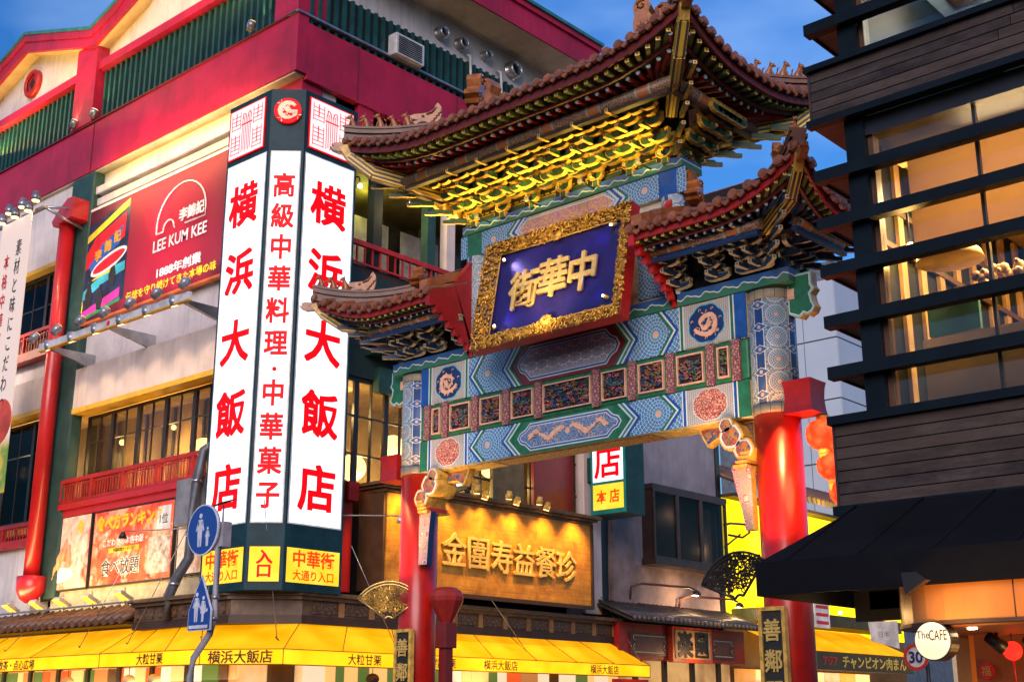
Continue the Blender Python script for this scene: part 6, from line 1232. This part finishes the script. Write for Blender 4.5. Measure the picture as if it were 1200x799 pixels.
for i in range(26):
    q=random.Random(i); x,y,z=-4.12+q.uniform(-.2,.3),11.2+q.uniform(-.1,.1),5.47+q.uniform(-.08,.06); B().ball((x,y,z),q.uniform(.02,.055),0,6,4).part('carved_ornament',mat('ornament gold',(.6,.4,.18),.4),RBd)
rp(-4.85,-4.35,11.45,11.5,5.05,5.38,n='blue_screen',m=mat('blue screen',(.02,.10,.14),.4)); rp(-3.72,-3.5,11.1,11.3,5.35,5.52,n='speaker_box',m=mat('grey box',(0,0,0)))
SPB=emat('halogen bulb',(1,.70,.25),30)
for x,y,z in ((-4.02,11.25,6.17),(-4.82,11.12,5.90),(-3.1,11.5,6.2)):
    B().tube([(x,y,z+.4),(x,y,z+.05)],.012,5).part('lamp_cord',BLACK,RBd); B().tube([(x,y,z),(x+.04,y,z-.09)],[.03,.012],8).part('bulb',SPB,RBd); light('POINT',(x,y,z-.12),26,(1,.62,.2),.04)
light('AREA',(-2.5,13.2,6.9),420,(1,.62,.22),sx=4,sy=2,aim=(-2.5,13.2,4)); light('AREA',(-2.5,11.9,6.7),260,(1,.76,.46),sx=4,sy=.4,aim=(-2.5,11.3,6.0)); light('POINT',(-3.2,11.9,4.75),45,(1,.65,.3),.15)  # second area light added to brighten the roller blind
# top floor interior
rp(-5.2,4,11.5,16,9.4,9.5,n='room_ceiling',m=mat('blue grey ceiling',(.30,.38,.45),.6)); rp(-5.2,4,15.9,16,7.7,9.5,n='room_back_wall',m=mat('blue grey ceiling',(0,0,0))); rp(-4.9,-3.9,12.0,13.2,9.36,9.4,n='ceiling_panel',m=BROWN); rp(-4.2,-2.4,13.4,14.6,9.36,9.4,n='ceiling_panel',m=BROWN)
B().lathe([(.16,0),(.16,.05)],(-4.55,12.6,9.3),16).part('ceiling_light',emat('ceiling disc light',(1,.75,.4),9),RBd); light('POINT',(-4.5,12.6,9.1),30,(.8,.9,1),.1); B().lathe([(.08,0),(.08,.05)],(-4.15,13.2,9.3),12).part('ceiling_light',emat('ceiling disc light',(0,0,0),9),RBd)
# black awning with hipped left end
BA=T('black_awning','large black awning of the louvred building, in front of the right gate pillar','awning',(-3,10,2.6)); BK=matte(mat('black awning cloth',(.005,.006,.009),.8,var=.4,scale=.8,bmp=.2,bs=5),.08)
a0=(-5.56,9.25); tA=(-5.2,10.46)
B().add([(a0[0],a0[1],2.78),(XR,9.25,2.78),(XR,10.46,3.36),(tA[0],tA[1],3.36)],[(0,1,2,3)]).part('awning_slope',BK,BA)
B().add([(a0[0],a0[1],2.78),(tA[0],tA[1],3.36),(-5.3,11.2,3.36),(-5.56,11.2,2.78)],[(0,1,2,3)]).part('awning_end',BK,BA)
bx(a0[0],XR,9.24,9.26,2.52,2.785,'awning_valance',BK,BA); bx(-5.57,-5.55,9.26,11.2,2.52,2.78,'awning_side_valance',BK,BA); bx(-5.15,XR,10.5,11.6,3.28,3.31,'awning_underside',DARK,BA)
for x in (-5.3,-4.6,-3.9,-3.2): B().tube([(x,9.3,2.62),(x,11.3,2.70)],.018,5).part('awning_strut',STEEL,BA)
B().box(-5.4,-4.7,10.9,11.0,2.5,3.3).part('dark_wall',DARK,RBd); rp(-5.3,-4.4,11.0,14,0,3.3,n='ground_floor_wall',m=mat('orange cafe wall',(.34,.09,.025),.6,var=.2)) if 0 else None
# round-ended timber canopy below
PV_=new_mat('varnished plywood',.35); f=((noise(1.2,4,.6,mapv(1,1,.3),.4)-.35)*3).max(0).min(1); base(mixc(f,(.40,.15,.03),(.60,.26,.06)))
CN=T('timber_canopy','round-ended varnished timber canopy with downlights under the black awning','canopy',(-3.6,9.5,2.3))
cx,cy,r=-3.85,10.1,.80
def cn(r_,z0,z1,nm,m):
    P_=[(cx+r_*cos(a),cy+r_*sin(a)) for a in [PI*1.5-PI*i/14 for i in range(15)]]+[(XR,cy+r_),(XR,cy-r_)]
    B().prism([(x,y,z0) for x,y in P_[::-1]],(0,0,z1-z0)).part(nm,m,CN)
cn(.80,2.25,2.58,'drum',PV_); cn(.82,2.235,2.26,'rim',BROWN); cn(.70,2.22,2.234,'soffit',mat('dark orange soffit',(.30,.10,.03),.5))
for x in (-3.95,-3.3): B().lathe([(.035,0),(.035,.01)],(x,9.6,2.208),12).part('downlight',emat('downlight glow',(1,.7,.35),14),CN); light('SPOT',(x,9.6,2.19),22,(1,.6,.25),.03,(x,9.6,0),110,.7)
light('SPOT',(-4.0,8.9,2.1),12,(1,.48,.14),.06,(-3.9,9.3,2.5),110,.9); light('SPOT',(-3.2,8.75,2.1),12,(1,.48,.14),.06,(-3.2,9.2,2.5),110,.9)
for i,(x,y) in enumerate(((-4.05,10.3),(-3.9,10.7),(-3.55,10.7),(-3.25,10.0))):
    P=T('track_spotlight','black track spotlight under the timber canopy, %s from the left'%('first','second','third','fourth')[i],'spotlight',(x,y,2.1),'black spotlights under the canopy'); B().tube([(x,y,2.22),(x,y,2.16)],.015,5).part('stem',BLACK,P); B().tube([(x-.05,y-.05,2.19),(x+.03,y+.05,2.10)],[.045,.055],10).part('head',BLACK,P)
P=T('track_spotlight','black spotlight hanging from the black awning edge over the timber drum','spotlight',(-4.1,9.05,2.6)); B().prism([(-4.22,9.05,2.60),(-4.2,9.05,2.44),(-4.03,9.05,2.54),(-4.1,9.05,2.60)],(0,.08,0)).part('head',BLACK,P)
# ground floor wall and post of the cafe
rp(-4.75,3,11.2,11.3,0,3.2,n='ground_floor_wall',m=mat('orange cafe wall',(.34,.09,.025),.6,var=.2)); B().box(-4.50,-4.38,10.55,10.65,0,2.4).part('timber_post',PV_,RBd)
light('POINT',(-3.4,10.6,1.7),9,(1,.5,.15),.15)
CS=T('cafe_sign','round lit cafe sign on a dark drum below the timber canopy','sign',(-4.15,9.35,2.1)); k=32
B().prism([(-4.14+.143*cos(2*PI*i/k),9.32,2.12+.143*sin(2*PI*i/k)) for i in range(k)],(0,.14,0)).part('drum',BLACK,CS); B().prism([(-4.14+.134*cos(2*PI*i/k),9.31,2.12+.134*sin(2*PI*i/k)) for i in range(k)],(0,.012,0)).part('sign_face',emat('cafe sign glow',(1,.86,.6),.42,(1,.70,.3),1.5),CS)
txt('The',.08,TB,CS,(-4.205,9.30,2.165),Matrix.Rotation(R(0),4,'Y')@FY,.003,.0,sx=.8); txt('CAFE',.105,TB,CS,(-4.09,9.30,2.16),FY,.003,.004,width=.135)
P=T('paper_lantern','small round red lantern hanging by the orange cafe wall at the lower right','lantern',(-4.0,10.5,2.0)); B().ball((-4.01,10.5,2.085),.075,0,14,9).part('shade',emat('small red lantern glow',(1,.02,.01),1.0),P); B().tube([(-4.01,10.5,2.15),(-4.01,10.5,2.25)],.006,4).part('cord',BLACK,P); B().tube([(-4.01,10.5,2.01),(-4.01,10.5,1.85)],.008,4).part('tassel',TRED,P)
P=T('lucky_charm','small red round charm with a golden character on the cafe wall','charm',(-4.5,11,2)); B().prism([(-4.5+.07*cos(2*PI*i/16),11.15,1.955+.07*sin(2*PI*i/16)) for i in range(16)],(0,.02,0)).part('disc',TRED,P); txt('福',.09,GOLDP,P,(-4.5,11.14,1.955),FY,.003,.0)

for i in range(9): rp(-5.10,-5.06,11.0+i*.45,11.12+i*.45,4.2,6.95,n='side_slat',m=mat('side slat tan',(.30,.2,.1),.6))
for z in (5.95,6.35): rp(-5.09,-5.05,10.9,15.2,z,z+.06,n='side_rail',m=BROWN)
rp(-4.6,-3.6,11.6,11.66,4.2,4.75,n='bench_back',m=BROWN)
bx(-5.5,-4.45,9.4,11.3,2.66,2.68,'awning_ceiling',DARK,BA)
for i in range(9): x=-5.3+i*.62; B().tube([(x,9.25,2.785),(x+.06,10.46,3.365)],.010,4).part('awning_seam',BK,BA)
P=T('ceiling_bulb','small glowing bulb under the black awning, left of the timber drum','bulb',(-5.0,10.2,2.6)); B().ball((-5.33,10.2,2.43),.014).part('globe',BULB,P); light('POINT',(-5.33,10.15,2.40),4,(1,.55,.2),.03)
for a in (0,): B().tube([(cx+.805*cos(R(200)),cy+.805*sin(R(200)),2.26),(cx+.805*cos(R(200)),cy+.805*sin(R(200)),2.58)],.006,4).part('seam',BROWN,CN)
for x in (-3.5,-2.9): B().tube([(x,9.298,2.26),(x,9.298,2.58)],.005,4).part('seam',BROWN,CN)

bx(-5.55,-4.75,10.9,10.94,2.40,2.66,'awning_shade_sheet',DARK,BA)  # black sheet added for the shade under the awning

boards(9.85,10.6,6); rp(XL-.02,XR,10.46,15,10.6,10.68,n='roof_edge',m=NV); rp(XL-.02,XR,10.46,10.75,9.78,9.85,n='band_foot',m=NV)
